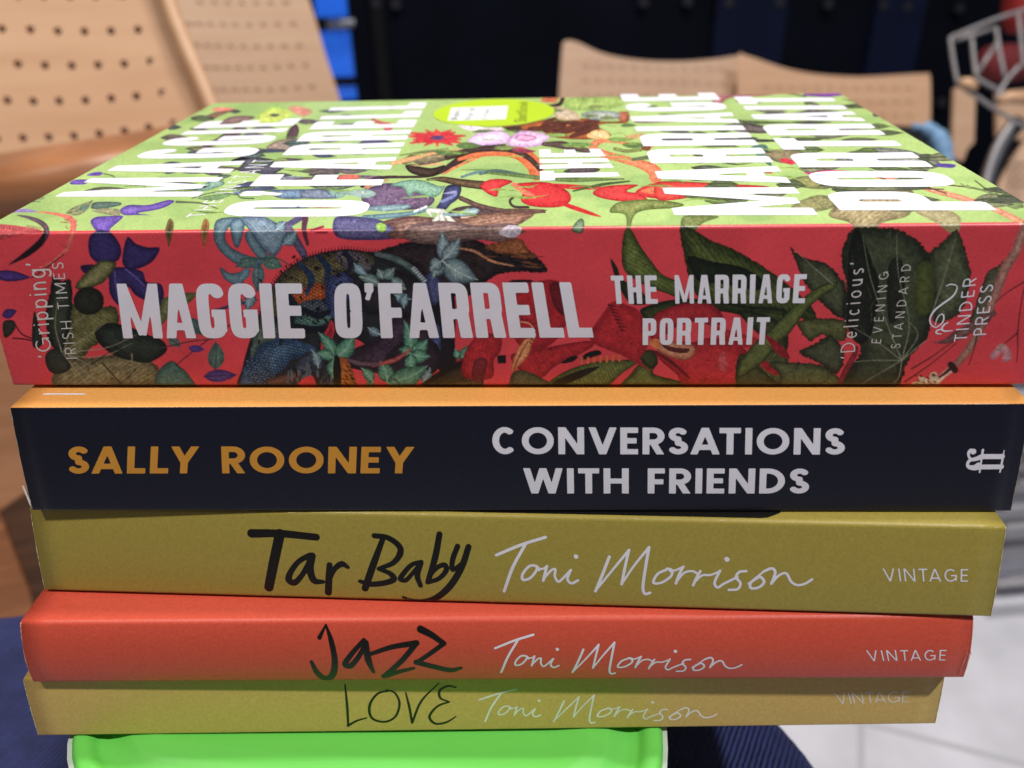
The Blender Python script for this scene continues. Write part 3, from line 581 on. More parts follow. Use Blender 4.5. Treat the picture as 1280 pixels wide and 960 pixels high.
def paint(V, u, q):
    X, Y = project(V); q0 = q
    base = np.where((q > -.0007)[:, None], lin(RED), lin(GREEN)).astype(float)
    base *= (1+.10*(vnoise(X, Y*1.6, 60, 1)-.5)*2+.05*(vnoise(X, Y*1.6, 14, 2)-.5))[:, None]
    g = np.clip((q < 0)*(vnoise(X, Y*3, 45, 4)-.55)*1.6, 0, .35)[:, None]; base = base*(1-g)+lin((118, 158, 92))*g
    vis = q < .034
    a = Art(np.where(vis, X, -9999), Y, base); S, L, F = a.shape, a.line, a.leaf
    rnd = random.Random(4)
    # ================= cover board (lies flat, so shapes are wide and low in the layout)
    z = Zm(200, 120, 5.818)                                   # left block behind the lettering
    for p, c in (((60, 320, 190, 330, 120, 300), (70, 80, 70)), ((200, 410, 330, 425, 390, 400, 260, 395), (92, 110, 100)), ((420, 590, 470, 600, 520, 575, 440, 570), (80, 96, 88)), ((230, 680, 330, 690, 470, 640, 400, 610), (104, 130, 118)), ((0, 505, 80, 520, 120, 500, 40, 490), (70, 74, 60))):
        S(z(*p), c, tuple(min(255, int(v*1.3)) for v in c), 3, .4, 3)
    S(z(440, 205, 520, 150, 690, 150, 600, 190), (104, 76, 78), (150, 120, 118), 4, .4, 3)
    S(z(330, 150, 430, 110, 545, 100, 470, 130, 400, 160), (96, 70, 62), (140, 110, 90), 3, .5, 3); S(z(375, 105, 420, 84, 540, 92, 480, 108), (226, 120, 112), (240, 150, 140), 2)
    S(z(700, 200, 720, 140, 800, 90, 920, 100, 960, 140, 850, 190), (182, 206, 96), (200, 214, 110), 5); S(z(930, 90, 1000, 70, 1110, 110, 1040, 150), (196, 152, 120), (206, 140, 120), 4)
    L(z(330, 360, 420, 330, 500, 290, 560, 260, 620, 240), [3, 4, 6, 6, 2], (62, 40, 40), (84, 60, 58)); S(z(920, 310, 940, 240, 990, 205, 1012, 250, 985, 310), (70, 52, 60), (100, 76, 80), 4)
    S(z(770, 380, 870, 320, 1050, 310, 1090, 330, 1010, 390, 880, 410), (126, 108, 100), (160, 142, 128), 4, .5, 2.5)
    S(z(515, 470, 600, 440, 640, 420, 700, 440, 860, 470, 910, 515, 800, 575, 700, 560, 560, 540, 600, 490), (74, 72, 84), (92, 92, 104), 8, .3, 3, edge=(40, 38, 48)); S(z(515, 470, 620, 430, 640, 420, 650, 440, 700, 435, 640, 460), (24, 22, 28))
    S(z(790, 565, 900, 560, 960, 580, 850, 590), (74, 72, 84)); S(z(860, 630, 900, 590, 1050, 590, 1010, 635), (112, 122, 150), (140, 130, 150), 4)
    S(z(780, 690, 900, 680, 1210, 680, 1230, 700, 1100, 740, 880, 745), (74, 80, 120), (124, 150, 176), 4, .6, 3); S(z(1230, 700, 1280, 690, 1280, 740, 1180, 735), (86, 130, 120), (110, 150, 140), 4)
    L(z(560, 710, 590, 740, 680, 745), .8, (60, 80, 70)); S(z(270, 745, 380, 720, 520, 715, 400, 760), (110, 140, 100), (130, 160, 110), 3); L(z(120, 770, 300, 780, 420, 820), [1.5, 1, .6], (96, 104, 78))
    L(z(230, 745, 400, 700, 560, 720), .6, (70, 90, 70)); L(z(0, 595, 200, 600, 460, 610), [.8, 1.2, .8], (100, 120, 80))
    S(z(640, 815, 700, 800, 1040, 800, 1060, 815, 700, 820), (90, 100, 130)); S(z(1040, 805, 1090, 797, 1270, 800, 1200, 815), (170, 90, 80))
    S(z(525, 690, 570, 640, 660, 650, 610, 690, 560, 715), (96, 100, 150), (130, 136, 180), 3)
    z = Zm(0, 170, 8)                                         # near left corner
    S(z(905, 860, 960, 810, 1090, 800, 1230, 800, 1180, 860, 1110, 920, 1080, 975, 980, 965), (98, 72, 160), (128, 100, 188), 9, .25, 4, edge=(70, 50, 120)); S(z(1200, 740, 1290, 690, 1480, 690, 1680, 640, 1740, 660, 1600, 730, 1380, 770, 1500, 790, 1360, 790, 1240, 790), (98, 72, 160), (140, 116, 200), 7, .25, 4, edge=(70, 50, 120))
    S(z(700, 480, 740, 440, 860, 435, 880, 460, 830, 485), (98, 72, 160), (120, 95, 180), 4); S(z(870, 395, 930, 365, 1020, 360, 1000, 395), (98, 72, 160))
    F(z(660, 770, 0, 0)[0], z(930, 640, 0, 0)[0], 6, (128, 134, 100), (160, 160, 120), .1, (90, 96, 70)); S(z(910, 700, 960, 660, 1180, 660, 1210, 690, 1080, 720, 930, 730), (72, 96, 92), (104, 124, 110), 5, .5, 3); S(z(920, 750, 1060, 720, 1200, 740, 1180, 800, 1050, 780), (140, 140, 110), (168, 160, 124), 6, .5, 3); S(z(780, 740, 830, 690, 900, 690, 860, 735), (96, 120, 104))
    L(z(830, 560, 960, 530, 1100, 520, 1280, 535), [1, 2, 1.5, 1], (90, 90, 76)); L(z(1030, 375, 1120, 395, 1150, 420), .8, (96, 104, 78)); S(z(340, 630, 400, 600, 440, 605, 430, 635), (130, 140, 100)); S(z(270, 660, 350, 645, 410, 660), (110, 120, 90))
    # ---- middle of the cover: serpents, blooms, big cat
    z = Zm(380, 150, 5.333)
    S(z(150, 370, 215, 365, 215, 415, 130, 415), (120, 150, 84)); S(z(205, 415, 215, 368, 440, 370, 520, 375, 470, 410, 380, 412), (110, 88, 104), (140, 110, 120), 5, .5, 3); S(z(235, 368, 360, 366, 350, 395, 240, 395), (196, 96, 74), (204, 110, 90), 3, .4, 2)
    S(z(0, 470, 120, 460, 180, 490, 240, 520, 0, 522), (84, 92, 116), (130, 140, 160), 4, .5, 3); S(z(160, 475, 260, 465, 290, 490, 230, 520), (124, 160, 150), (150, 180, 165), 4)
    S(z(380, 470, 470, 440, 560, 420, 700, 440, 840, 500, 870, 540, 800, 590, 640, 600, 480, 600, 400, 560), (84, 66, 92), (118, 96, 122), 9, .6, 3); S(z(580, 435, 660, 405, 780, 400, 900, 440, 940, 440, 900, 500, 840, 515, 740, 480, 720, 510, 690, 500, 660, 450), (116, 156, 138), (146, 184, 160), 7, .4, 3, edge=(80, 120, 100))
    S(z(240, 480, 400, 460, 480, 490, 420, 520, 300, 500), (134, 164, 150), (160, 180, 170), 4); S(z(380, 590, 520, 570, 700, 565, 690, 590, 560, 610, 420, 600), (110, 140, 150), (150, 176, 178), 4, .5, 2); L(z(400, 650, 560, 640, 700, 625, 850, 590), [3, 3.5, 3, 2], (80, 110, 122), (122, 152, 160))
    S(z(880, 590, 910, 540, 950, 440, 1046, 440, 1030, 520, 980, 560, 940, 600), (44, 44, 70), (70, 76, 118), 7, .5, 2); S(z(905, 540, 990, 500, 1020, 480, 1010, 510, 930, 550), (124, 132, 180)); S(z(925, 490, 1015, 470, 1000, 490), (150, 150, 190))
    for k in range(9): L(z(735+k*9.5, 612-k*3.6, 741+k*9.5, 604-k*3.6), 1.0, (235, 235, 240))
    S(z(200, 660, 300, 640, 480, 660, 560, 690, 620, 730, 620, 790, 240, 790), (74, 64, 108), (112, 108, 150), 8, .6, 2, hatch=(1, 2.2, .4)); S(z(480, 700, 520, 685, 548, 710, 540, 742, 500, 742), (150, 190, 90))
    S(z(520, 680, 700, 640, 880, 650, 1060, 640, 1180, 620, 1280, 600, 1400, 590, 1620, 600, 1500, 640, 1450, 690, 1280, 740, 1280, 790, 600, 790, 600, 720), (112, 78, 70), (160, 124, 110), 12, .6, 4, hatch=(1.4, 5, .45))
    S(z(960, 640, 1000, 590, 1120, 570, 1240, 590, 1330, 590, 1270, 640, 1100, 660), (66, 50, 62), (90, 70, 74), 6, .6, 3); L(z(1040, 520, 1110, 540, 1180, 585), [2, 1.6, 1.2], (60, 46, 50)); L(z(1050, 650, 1150, 645, 1280, 630, 1400, 615), 1.2, (206, 176, 160))
    for p in ((925, 610, 830, 605, 850, 640), (920, 625, 870, 680, 885, 730), (915, 640, 940, 720, 952, 738), (940, 625, 1000, 690, 1045, 685)): L(z(*p), [3.2, 3.2, 1], (176, 180, 168), (236, 234, 226), .15)
    S(z(920, 620, 1000, 620, 1100, 590, 1165, 595, 1140, 630, 1040, 640, 950, 640), (122, 150, 158), (176, 196, 196), 4, .3, 3)
    L(z(390, 435, 440, 405, 540, 382, 700, 380, 820, 375, 900, 350, 1000, 290, 1090, 230, 1200, 190, 1330, 180), [3.4, 3, 2, 1.6, 1.6, 2.4, 4.4, 6, 5.4, 4], (38, 24, 24), (72, 50, 48), .5); L(z(420, 445, 470, 420, 560, 400), [3, 2.5, .8], (186, 130, 92))
    S(z(675, 300, 740, 305, 850, 320, 940, 300, 900, 350, 840, 380, 760, 370, 700, 345), (40, 28, 24), (86, 66, 52), 7, .5, 2, hatch=(.3, 2.2, .4)); S(z(680, 290, 800, 280, 920, 285, 900, 300, 750, 308), (206, 160, 112), (222, 184, 140), 4)
    L(z(820, 395, 920, 395, 1060, 420, 1190, 435, 1260, 440), [1, 3.5, 5, 5.5, 4], (44, 32, 28), (110, 88, 64), .6); L(z(930, 360, 1000, 320, 1100, 275, 1200, 235), [1.2, 1.5, 1.4, 1], (214, 128, 84))
    F(z(640, 285, 0, 0)[0], z(1040, 240, 0, 0)[0], 9, (86, 78, 62), (128, 118, 92), -.04, (168, 152, 110)); L(z(590, 290, 700, 262, 860, 222, 1060, 195), [2.5, 3, 1.6, .8], (204, 150, 104), (218, 172, 122))
    for k in range(14):                                       # red daisy
        t = 2*math.pi*k/14+.2; cx, cy = 885, 118; L(z(cx+40*math.cos(t), cy+14*math.sin(t), cx+(190+40*(k % 3))*math.cos(t)*.85, cy+56*math.sin(t)), [4, 1], (190, 44, 52), (214, 70, 74), .2)
    S(z(850, 100, 885, 65, 925, 100, 900, 130), (204, 52, 56), (220, 80, 80), 4); S(z(840, 120, 880, 104, 930, 108, 925, 128, 870, 132), (90, 66, 112)); S(z(1090, 165, 1150, 120, 1240, 140, 1180, 175), (92, 110, 90)); L(z(640, 235, 800, 210, 960, 190), .8, (120, 130, 76)); L(z(1050, 380, 1150, 350, 1280, 345, 1400, 360), [1.5, 2, 2, 1], (100, 130, 130))
    S(z(410, 125, 470, 110, 520, 115, 470, 130), (150, 90, 90)); S(z(520, 20, 580, 20, 590, 60, 540, 70), (196, 72, 70)); L(z(460, 0, 500, 15, 540, 25), 2, (190, 80, 80))
    z = Zm(600, 110, 4.923)
    S(z(-90, 185, 0, 240, 130, 245, 120, 265, -60, 262, -150, 215), (236, 212, 226), (244, 228, 238), 5); S(z(-80, 330, -20, 280, 60, 262, 140, 268, 190, 300, 150, 340, 40, 352, -40, 350), (214, 180, 220), (238, 216, 240), 8, .12, 5, edge=(190, 150, 196)); S(z(190, 300, 260, 262, 360, 270, 430, 295, 400, 330, 380, 352, 260, 366, 170, 350), (206, 164, 208), (236, 212, 238), 8, .15, 4, edge=(180, 130, 186)); S(z(210, 310, 250, 285, 320, 290, 350, 310, 280, 330), (216, 150, 196), (232, 180, 214), 4, edge=(170, 90, 150))
    S(z(130, 240, 260, 225, 420, 190, 560, 185, 700, 190, 760, 205, 880, 200, 910, 160, 920, 175, 900, 215, 780, 220, 720, 235, 780, 265, 805, 295, 700, 315, 560, 315, 440, 300, 380, 270, 250, 262), (150, 78, 44), (196, 116, 66), 9, .5, 3, edge=(90, 44, 30))
    for p in ((380, 235, 430, 205, 540, 205, 600, 215), (430, 290, 520, 265, 640, 225, 720, 205), (560, 300, 640, 265, 720, 240), (300, 250, 420, 250, 520, 240)): L(z(*p), [2, 5, 3], (76, 40, 34), (100, 54, 42), .4)
    S(z(660, 300, 700, 262, 770, 262, 800, 300, 740, 315), (222, 180, 120), (236, 200, 150), 4, .5, 2); S(z(455, 120, 540, 125, 600, 160, 615, 195, 480, 190), (196, 170, 140), (216, 196, 170), 5, .5, 2, hatch=(.8, 2.4, .5)); S(z(150, 245, 250, 235, 240, 270, 200, 270), (70, 50, 44))
    S(z(850, 190, 850, 150, 910, 145, 915, 170, 890, 210), (150, 84, 60), (180, 110, 84), 4); S(z(370, 80, 420, 50, 480, 55, 460, 90), (196, 110, 80)); S(z(400, 105, 480, 90, 500, 50, 525, 50, 500, 110, 430, 115), (60, 40, 38))
    S(z(540, 130, 520, 85, 600, 50, 860, 40, 880, 100, 800, 130, 640, 140), (140, 166, 92), (160, 184, 104), 8, .4, 6); S(z(620, 165, 700, 140, 850, 150, 840, 190, 700, 195), (120, 132, 130), (170, 176, 168), 4, .7, 2)
    L(z(1000, 290, 900, 310, 960, 295), 3, (196, 160, 110)); L(z(1060, 360, 1000, 350, 900, 340, 780, 325, 720, 335, 695, 365, 730, 395, 830, 425, 960, 460, 1040, 490, 1080, 520, 1080, 545), [1.5, 2, 1.5, 2, 4, 5, 5, 4.5, 5, 7, 8, 8], (206, 110, 76), (224, 140, 104), .3)
    L(z(830, 375, 900, 388, 990, 380), [2, 2, 2], (70, 76, 46), (150, 160, 90)); S(z(990, 340, 1050, 360, 1040, 385, 1000, 380), (120, 70, 50))
    L(z(-130, 440, -60, 420, 40, 398, 160, 392, 260, 410, 330, 470, 350, 525), [2, 3, 4.5, 6, 9, 10, 9], (204, 96, 58), (224, 126, 84), .3); L(z(-200, 425, -60, 385, 60, 372, 200, 385, 300, 430, 370, 500), [4, 4, 4, 3, 3.5, 3], (42, 28, 28), (80, 60, 56), .5); L(z(390, 345, 500, 350, 620, 375, 700, 400), [2.5, 5, 4, 2], (60, 44, 46), (104, 84, 78), .5); S(z(520, 520, 570, 492, 730, 494, 700, 520), (56, 46, 50), (92, 80, 80), 3, .6, 2)
    S(z(170, 365, 260, 370, 345, 390, 250, 398), (150, 60, 84)); L(z(0, 530, 100, 510, 260, 535, 420, 560), [1.5, 2.4, 2, 1], (80, 104, 96)); S(z(960, 200, 1040, 190, 1280, 190, 1280, 205, 980, 215), (110, 74, 90), (150, 110, 120), 3); L(z(1100, 262, 1200, 268, 1280, 275), [1, 2, 2], (70, 76, 60)); L(z(940, 440, 1080, 420, 1200, 400), [2, 3, 2], (96, 110, 76)); L(z(1115, 322, 1200, 318, 1280, 322), [2, 4, 4], (60, 56, 56))
    z = Zm(400, 100, 2.844)                                    # scarlet orchids near the spine edge
    S(z(570, 375, 600, 355, 650, 352, 685, 362, 640, 385, 628, 415, 590, 400), (196, 44, 50), (214, 66, 68), 6, .2, 4, edge=(140, 24, 34)); S(z(680, 372, 780, 362, 840, 372, 885, 400, 890, 430, 850, 452, 760, 450, 715, 430, 720, 395), (190, 40, 48), (214, 60, 62), 10, .2, 5, edge=(130, 22, 32)); S(z(850, 430, 930, 455, 1000, 485, 960, 480, 870, 450), (196, 44, 50)); S(z(820, 368, 960, 375, 1000, 378, 960, 390, 860, 385), (196, 44, 50))
    S(z(970, 405, 1010, 378, 1130, 372, 1090, 395, 1140, 405, 1160, 432, 1040, 428), (196, 44, 50), (216, 70, 70), 6, edge=(140, 24, 34)); S(z(1120, 400, 1180, 368, 1280, 365, 1400, 370, 1480, 375, 1400, 400, 1290, 420, 1180, 420), (190, 44, 50), (214, 74, 66), 6, .3, 4); L(z(690, 372, 730, 400, 760, 410), [3, 3, 1], (226, 120, 96)); S(z(1140, 395, 1200, 378, 1260, 385, 1200, 405), (226, 124, 92))
    L(z(500, 420, 560, 445, 640, 462, 720, 470, 800, 470), [3, 3, 2.4, 2, 1], (70, 50, 50), (110, 86, 76)); L(z(690, 415, 675, 430, 690, 450, 740, 452), 1.6, (60, 46, 44)); L(z(600, 330, 760, 345, 900, 355, 1080, 352), [1.5, 2.5, 3, 1], (80, 104, 60), (110, 130, 76)); L(z(900, 395, 1000, 372, 1100, 360), [1, 2, 1], (70, 90, 50))
    S(z(1030, 470, 1050, 440, 1100, 428, 1190, 425, 1290, 440, 1260, 455, 1130, 470, 1100, 540, 1090, 540, 1085, 480), (112, 128, 66), (146, 156, 92), 7, .4, 4, hatch=(.2, 3, .3), edge=(70, 84, 40)); S(z(895, 535, 910, 505, 930, 492, 940, 510, 930, 545), (92, 116, 92), (134, 152, 124), 5, edge=(50, 60, 50)); S(z(430, 540, 560, 480, 700, 470, 760, 480, 700, 520, 720, 545), (120, 84, 70), (166, 126, 108), 8, .6, 4, hatch=(1.4, 4, .4))
    # ---- right side of the cover: ferns, thorns, dark plumes
    z = Zm(820, 100, 2.783)
    S(z(510, 55, 520, 36, 640, 33, 660, 52, 600, 60), (110, 56, 140), (140, 74, 168), 5, .3, 3, smooth=False); S(z(190, 50, 260, 38, 430, 42, 380, 55, 260, 62, 215, 90), (140, 84, 90), (176, 112, 116), 5, .5, 4); L(z(440, 45, 480, 50, 520, 58), 1, (90, 100, 60))
    L(z(360, 128, 480, 125, 540, 112, 560, 95, 545, 82), [2, 4, 5, 4, 2], (56, 50, 50), (120, 112, 104), .5)
    for k in range(16):
        x0, y0 = 260+rnd.random()*420, 85+rnd.random()*150; c = rnd.choice([(84, 92, 62), (110, 112, 92), (70, 72, 66), (130, 136, 100)]); L(z(x0, y0, x0+60, y0-6+rnd.random()*16, x0+120+rnd.random()*90, y0-8+rnd.random()*24), [.8, 2.4, .6], c, None, .5)
    S(z(230, 160, 300, 150, 400, 165, 380, 185, 290, 180), (64, 58, 60), (110, 100, 96), 5, .7, 2); S(z(20, 205, 140, 200, 420, 208, 380, 216, 100, 214), (48, 44, 46), (80, 76, 76), 3, .6, 2); S(z(330, 235, 380, 225, 395, 260, 400, 300, 360, 270), (72, 110, 100), (110, 140, 126), 6); S(z(380, 250, 470, 240, 520, 262, 500, 290, 420, 285), (120, 110, 84), (160, 146, 112), 7, .5, 3, hatch=(.4, 3, .4))
    S(z(430, 280, 450, 272, 485, 284, 470, 295), (206, 60, 76)); S(z(515, 320, 560, 312, 700, 318, 680, 328, 570, 338), (196, 48, 120), (214, 80, 140), 4); S(z(470, 345, 540, 335, 600, 365, 590, 380, 500, 372), (110, 112, 70), (150, 150, 96), 6); S(z(0, 360, 60, 352, 260, 362, 390, 370, 360, 385, 200, 395, 60, 418, 0, 412), (196, 52, 50), (214, 80, 70), 7, .3, 4, edge=(140, 30, 36)); L(z(230, 320, 320, 315, 400, 322), 1.5, (190, 80, 70))
    S(z(600, 470, 660, 400, 640, 380, 700, 375, 860, 380, 900, 400, 880, 470, 780, 500, 760, 560, 700, 560, 680, 500), (146, 132, 96), (178, 162, 122), 12, .5, 4, hatch=(.9, 5, .35), edge=(96, 84, 62)); S(z(470, 440, 560, 400, 640, 420, 600, 450, 520, 460), (120, 120, 80), (150, 146, 100), 7, .5, 3); S(z(900, 455, 1000, 450, 1060, 480, 1040, 540, 980, 500), (160, 150, 112), (176, 166, 126), 8, .5, 4)
    S(z(90, 480, 140, 470, 220, 475, 160, 500, 120, 545, 90, 545), (96, 112, 60), (130, 140, 84), 6, .4, 3, hatch=(.3, 3, .3))
    L(z(700, 330, 850, 350, 950, 380, 1080, 415, 1180, 450, 1280, 500, 1320, 530), [1, 2, 3, 3.5, 3.5, 4, 5], (206, 130, 100), (224, 160, 130), .4)
    for p in ((780, 340, 900, 375, 1000, 380), (900, 345, 940, 370, 1010, 395), (830, 355, 960, 360, 1080, 372)): L(z(*p), .8, (96, 66, 60))
    S(z(620, 285, 720, 240, 800, 235, 900, 250, 990, 290, 940, 310, 800, 280), (110, 112, 108), (150, 152, 140), 8, .7, 4); L(z(650, 265, 760, 250, 860, 262), 1, (80, 84, 80)); S(z(970, 300, 985, 290, 1040, 294, 1030, 306), (92, 72, 150))
    for k in range(40):
        x0, y0 = 640+rnd.random()*380, 60+rnd.random()*110; x0 += (y0-60)*1.5; L(z(x0, y0, x0+30, y0+rnd.random()*8, x0+60, y0+12+rnd.random()*8), [.5, 1.0, .4], rnd.choice([(96, 112, 70), (120, 132, 92), (84, 100, 84)]), None, .3)
    L(z(1110, 350, 1170, 395, 1230, 432, 1275, 440), [.8, 1.2, 1.4, 2], (96, 100, 60)); S(z(1205, 425, 1260, 410, 1280, 430, 1250, 450), (110, 128, 84), (130, 146, 96), 4)
    for k in range(7): L(z(1060+k*20, 360+k*6, 1085+k*22, 375+k*3, 1120+k*20, 378+k*8), .6, (110, 124, 80))
    for k in range(70):
        x0 = 850+rnd.random()*400; y0 = 124+rnd.random()*135; s_ = .3+(y0-110)/150; g_ = rnd.choice([(92, 104, 70), (116, 120, 92), (84, 88, 78), (132, 134, 104), (104, 124, 72)])
        F((x0, y0), (x0+(26+rnd.random()*40)*s_, y0+(rnd.random()-.5)*16*s_), (9+rnd.random()*10)*s_, g_, tuple(min(255, v+26) for v in g_), (rnd.random()-.5)*.3, (70, 78, 56), 4, edge=(62, 68, 50), squash=.34)
    for k in range(46):
        x0 = 190+rnd.random()*270; y0 = 134+rnd.random()*105; x0 += (250-y0)*.4-20; s_ = .3+(y0-110)/150; g_ = rnd.choice([(96, 92, 96), (110, 128, 84), (84, 96, 98), (120, 104, 96), (78, 84, 120), (92, 116, 108)])
        F((x0, y0), (x0+(26+rnd.random()*40)*s_, y0+(rnd.random()-.5)*14*s_), (9+rnd.random()*9)*s_, g_, tuple(min(255, v+24) for v in g_), (rnd.random()-.5)*.3, (66, 70, 66), 4, edge=(58, 62, 56), squash=.34)
    for k in range(26):
        x0 = 540+rnd.random()*300; y0 = 130+rnd.random()*60; s_ = .3+(y0-110)/150; g_ = rnd.choice([(110, 140, 76), (130, 158, 84), (92, 116, 66), (120, 128, 80)])
        F((x0, y0), (x0+(30+rnd.random()*30)*s_, y0+(rnd.random()-.5)*14*s_), (8+rnd.random()*8)*s_, g_, tuple(min(255, v+20) for v in g_), (rnd.random()-.5)*.3, None, 4, squash=.34)
    # ---- fuzzy wash of leaves over the whole board
    for k in range(90):
        x0, y0 = 140+rnd.random()*980, 118+rnd.random()*150; s_ = .35+(y0-110)/170
        L([(x0, y0), (x0+(10+rnd.random()*16)*s_, y0+(rnd.random()-.5)*5*s_), (x0+(20+rnd.random()*26)*s_, y0+(rnd.random()-.4)*8*s_)], [.4, 1.2*s_, .3], rnd.choice([(120, 150, 76), (140, 166, 84), (104, 128, 74), (150, 176, 96)]), None, .2, .7)
    # ================= spine
    def z4(*p): return Zm(0, 270, 3.765)(*p)
    def z5(*p): return Zm(300, 270, 3.368)(*p)
    def z6(*p): return Zm(620, 270, 3.556)(*p)
    def z7(*p): return Zm(940, 270, 3.765)(*p)
    # left: plume, stems, violet bloom
    zc = Zm(0, 260, 12.8)
    S(zc(-400, 330, -100, 260, 60, 262, 300, 285, 560, 330, 700, 370, 640, 390, 420, 420, 250, 450, -50, 520, -400, 560), (190, 74, 84), (206, 96, 100), 4, .5, 2, hatch=(1.2, 2, .35))
    for k in range(13): L(zc(60+k*48, 300+k*6, 70+k*48, 340+k*5), .45, (80, 40, 50))
    for k in range(11): L(zc(430+k*22, 270+k*4, 440+k*22, 330), .5, (150, 110, 90))
    L(zc(210, 70, 300, 45, 430, 42, 600, 60), [.6, 2, 2.2, .5], (130, 110, 170), (150, 130, 190)); L(zc(600, 60, 800, 80, 1000, 120, 1130, 175, 1175, 260, 1165, 360, 1120, 520, 1050, 680, 850, 850, 640, 950), [.6, 1.2, 2.2, 3.5, 4, 3.4, 3, 2.6, 1.8, .8], (206, 98, 90), (224, 124, 112), .25)
    for p in ((1030, 175, 1090, 215), (970, 225, 1090, 235), (1150, 130, 1140, 170), (1230, 195, 1190, 235), (1050, 290, 1090, 335), (960, 570, 1080, 640)): L(zc(*p), .5, (150, 80, 70))
    L(zc(280, 115, 450, 150, 600, 205, 700, 270, 745, 350, 720, 450, 620, 580, 420, 740, 150, 905), [.6, 1.8, 2.8, 3.4, 3.4, 4, 4.6, 4, .8], (40, 24, 34), (120, 90, 110), .4); L(zc(720, 400, 640, 560, 420, 740, 170, 890), [2, 3.6, 3, .6], (26, 18, 26), (46, 34, 44), .4)
    F(z4(-40, 275)[0], z4(146, 290)[0], 7, (66, 46, 104), (84, 60, 126), 0, None, tex=.2, edge=(46, 28, 70)); L(z4(150, 290, 210, 250, 300, 180), 1, (120, 40, 50))
    F(z4(10, 470)[0], z4(80, 445)[0], 6, (62, 42, 98), (80, 56, 118), 0); S(z4(15, 500, 60, 490, 75, 520, 50, 560, 20, 570), (40, 40, 38), (60, 60, 54), 5); L(z4(70, 510, 110, 560, 200, 590), .9, (60, 30, 40)); L(z4(60, 575, 120, 580, 200, 600), .9, (60, 30, 40))
    VI, VM, VE = (48, 38, 84), (66, 56, 110), (34, 26, 62)
    S(z4(415, 130, 430, 85, 480, 66, 530, 85, 570, 150, 560, 205, 520, 220, 470, 225, 425, 190), VI, VM, 10, .2, 5, edge=VE); S(z4(575, 205, 598, 100, 640, 130, 700, 148, 752, 150, 722, 210, 660, 245, 600, 250), VI, VM, 9, .25, 5, edge=VE, hatch=(.9, 3, .2)); S(z4(380, 235, 440, 228, 470, 245, 440, 270, 395, 268), (50, 36, 70))
    S(z4(515, 245, 600, 243, 670, 262, 690, 310, 762, 325, 765, 420, 705, 405, 640, 375, 600, 335, 565, 420, 520, 372, 512, 300), VI, VM, 10, .25, 5, edge=VE); L(z4(590, 250, 640, 290, 680, 330), .8, (110, 96, 170)); L(z4(540, 260, 545, 330, 560, 400), .8, (104, 90, 160))
    # dark leaves, left cluster
    OL, OM, DK, DM = (74, 76, 46), (126, 124, 82), (34, 38, 34), (56, 62, 54)
    S(z4(355, 330, 400, 270, 470, 212, 530, 212, 545, 235, 500, 300, 430, 340, 380, 350), OL, (136, 134, 96), 9, .5, 4, edge=(50, 50, 30), rough=.8); S(z4(330, 420, 420, 440, 540, 425, 556, 520, 500, 580, 430, 620, 360, 700, 300, 680, 320, 560), OL, OM, 14, .55, 5, edge=(46, 48, 30), rough=1, hatch=(2.2, 4, .3))
    S(z4(250, 285, 290, 305, 330, 300, 342, 380, 330, 500, 315, 600, 290, 650, 230, 590, 215, 450, 235, 360), DK, (70, 76, 62), 14, .5, 5, edge=(24, 26, 22), rough=.8, hatch=(2.6, 4, .3)); S(z4(160, 450, 180, 500, 200, 600, 160, 620, 150, 560), DK, DM, 6, .4)
    S(z4(250, 745, 330, 680, 460, 665, 620, 640, 720, 690, 745, 720, 720, 800, 500, 815, 270, 812), (98, 92, 70), (142, 134, 102), 12, .6, 5, rough=1, hatch=(1.0, 5, .35)); S(z4(215, 650, 270, 620, 320, 660, 330, 720, 270, 745, 225, 720), (40, 44, 38), (60, 64, 54), 8, .4)
    S(z4(345, 400, 375, 345, 430, 335, 480, 365, 485, 425, 440, 462, 380, 455), (34, 36, 32), (48, 50, 44), 10, .3, 4, edge=(22, 22, 20)); S(z4(445, 545, 500, 505, 590, 515, 700, 560, 770, 590, 782, 640, 700, 690, 620, 680, 560, 665, 480, 615), (30, 36, 32), (58, 68, 60), 16, .45, 5, edge=(18, 20, 18), hatch=(2, 5, .25))
    S(z4(735, 745, 800, 682, 850, 710, 890, 750, 915, 812, 750, 812), (64, 96, 92), (92, 126, 118), 12, .35, 4, edge=(40, 60, 60)); F(z4(1012, 722)[0], z4(1015, 590)[0], 10.5, (74, 100, 96), (104, 130, 122), .03, (50, 70, 68)); F(z4(795, 575)[0], z4(850, 615)[0], 6, (88, 108, 104), (110, 126, 120), 0, (60, 76, 76))
    for p in ((300, 640, 420, 560, 500, 500), (300, 640, 340, 520, 400, 470), (300, 640, 420, 700, 560, 770), (320, 660, 480, 660, 620, 600), (290, 640, 260, 520, 270, 400), (620, 650, 625, 740, 630, 800), (300, 650, 400, 780, 430, 800), (350, 690, 450, 770, 520, 800), (330, 640, 500, 620, 640, 560)): L(z4(*p), [.9, .6, .35], (150, 146, 124), None, .2, .75)
    for p in ((430, 700, 520, 640, 600, 620), (640, 720, 600, 760, 540, 800), (480, 690, 560, 780, 580, 805)): L(z4(*p), [.8, .6, .4], (40, 36, 30))
    L(z4(830, 700, 930, 620, 1010, 560, 1100, 500, 1180, 420), [.6, .7, .8, .9, .7], (70, 36, 70)); L(z4(760, 620, 900, 590, 1000, 580), .8, (90, 60, 70)); F(z4(960, 755)[0], z4(1115, 748)[0], 8, (70, 52, 112), (96, 76, 146), 0, (50, 34, 80)); F(z4(888, 622)[0], z4(962, 628)[0], 4.5, (70, 52, 112), (90, 70, 140), 0); S(z4(760, 400, 830, 370, 920, 360, 900, 400, 800, 470, 750, 520), (92, 96, 66), (120, 120, 84), 7, .5, 3); F(z4(880, 480)[0], z4(950, 560)[0], 8, (70, 94, 96), (92, 118, 116), 0, (50, 70, 70))
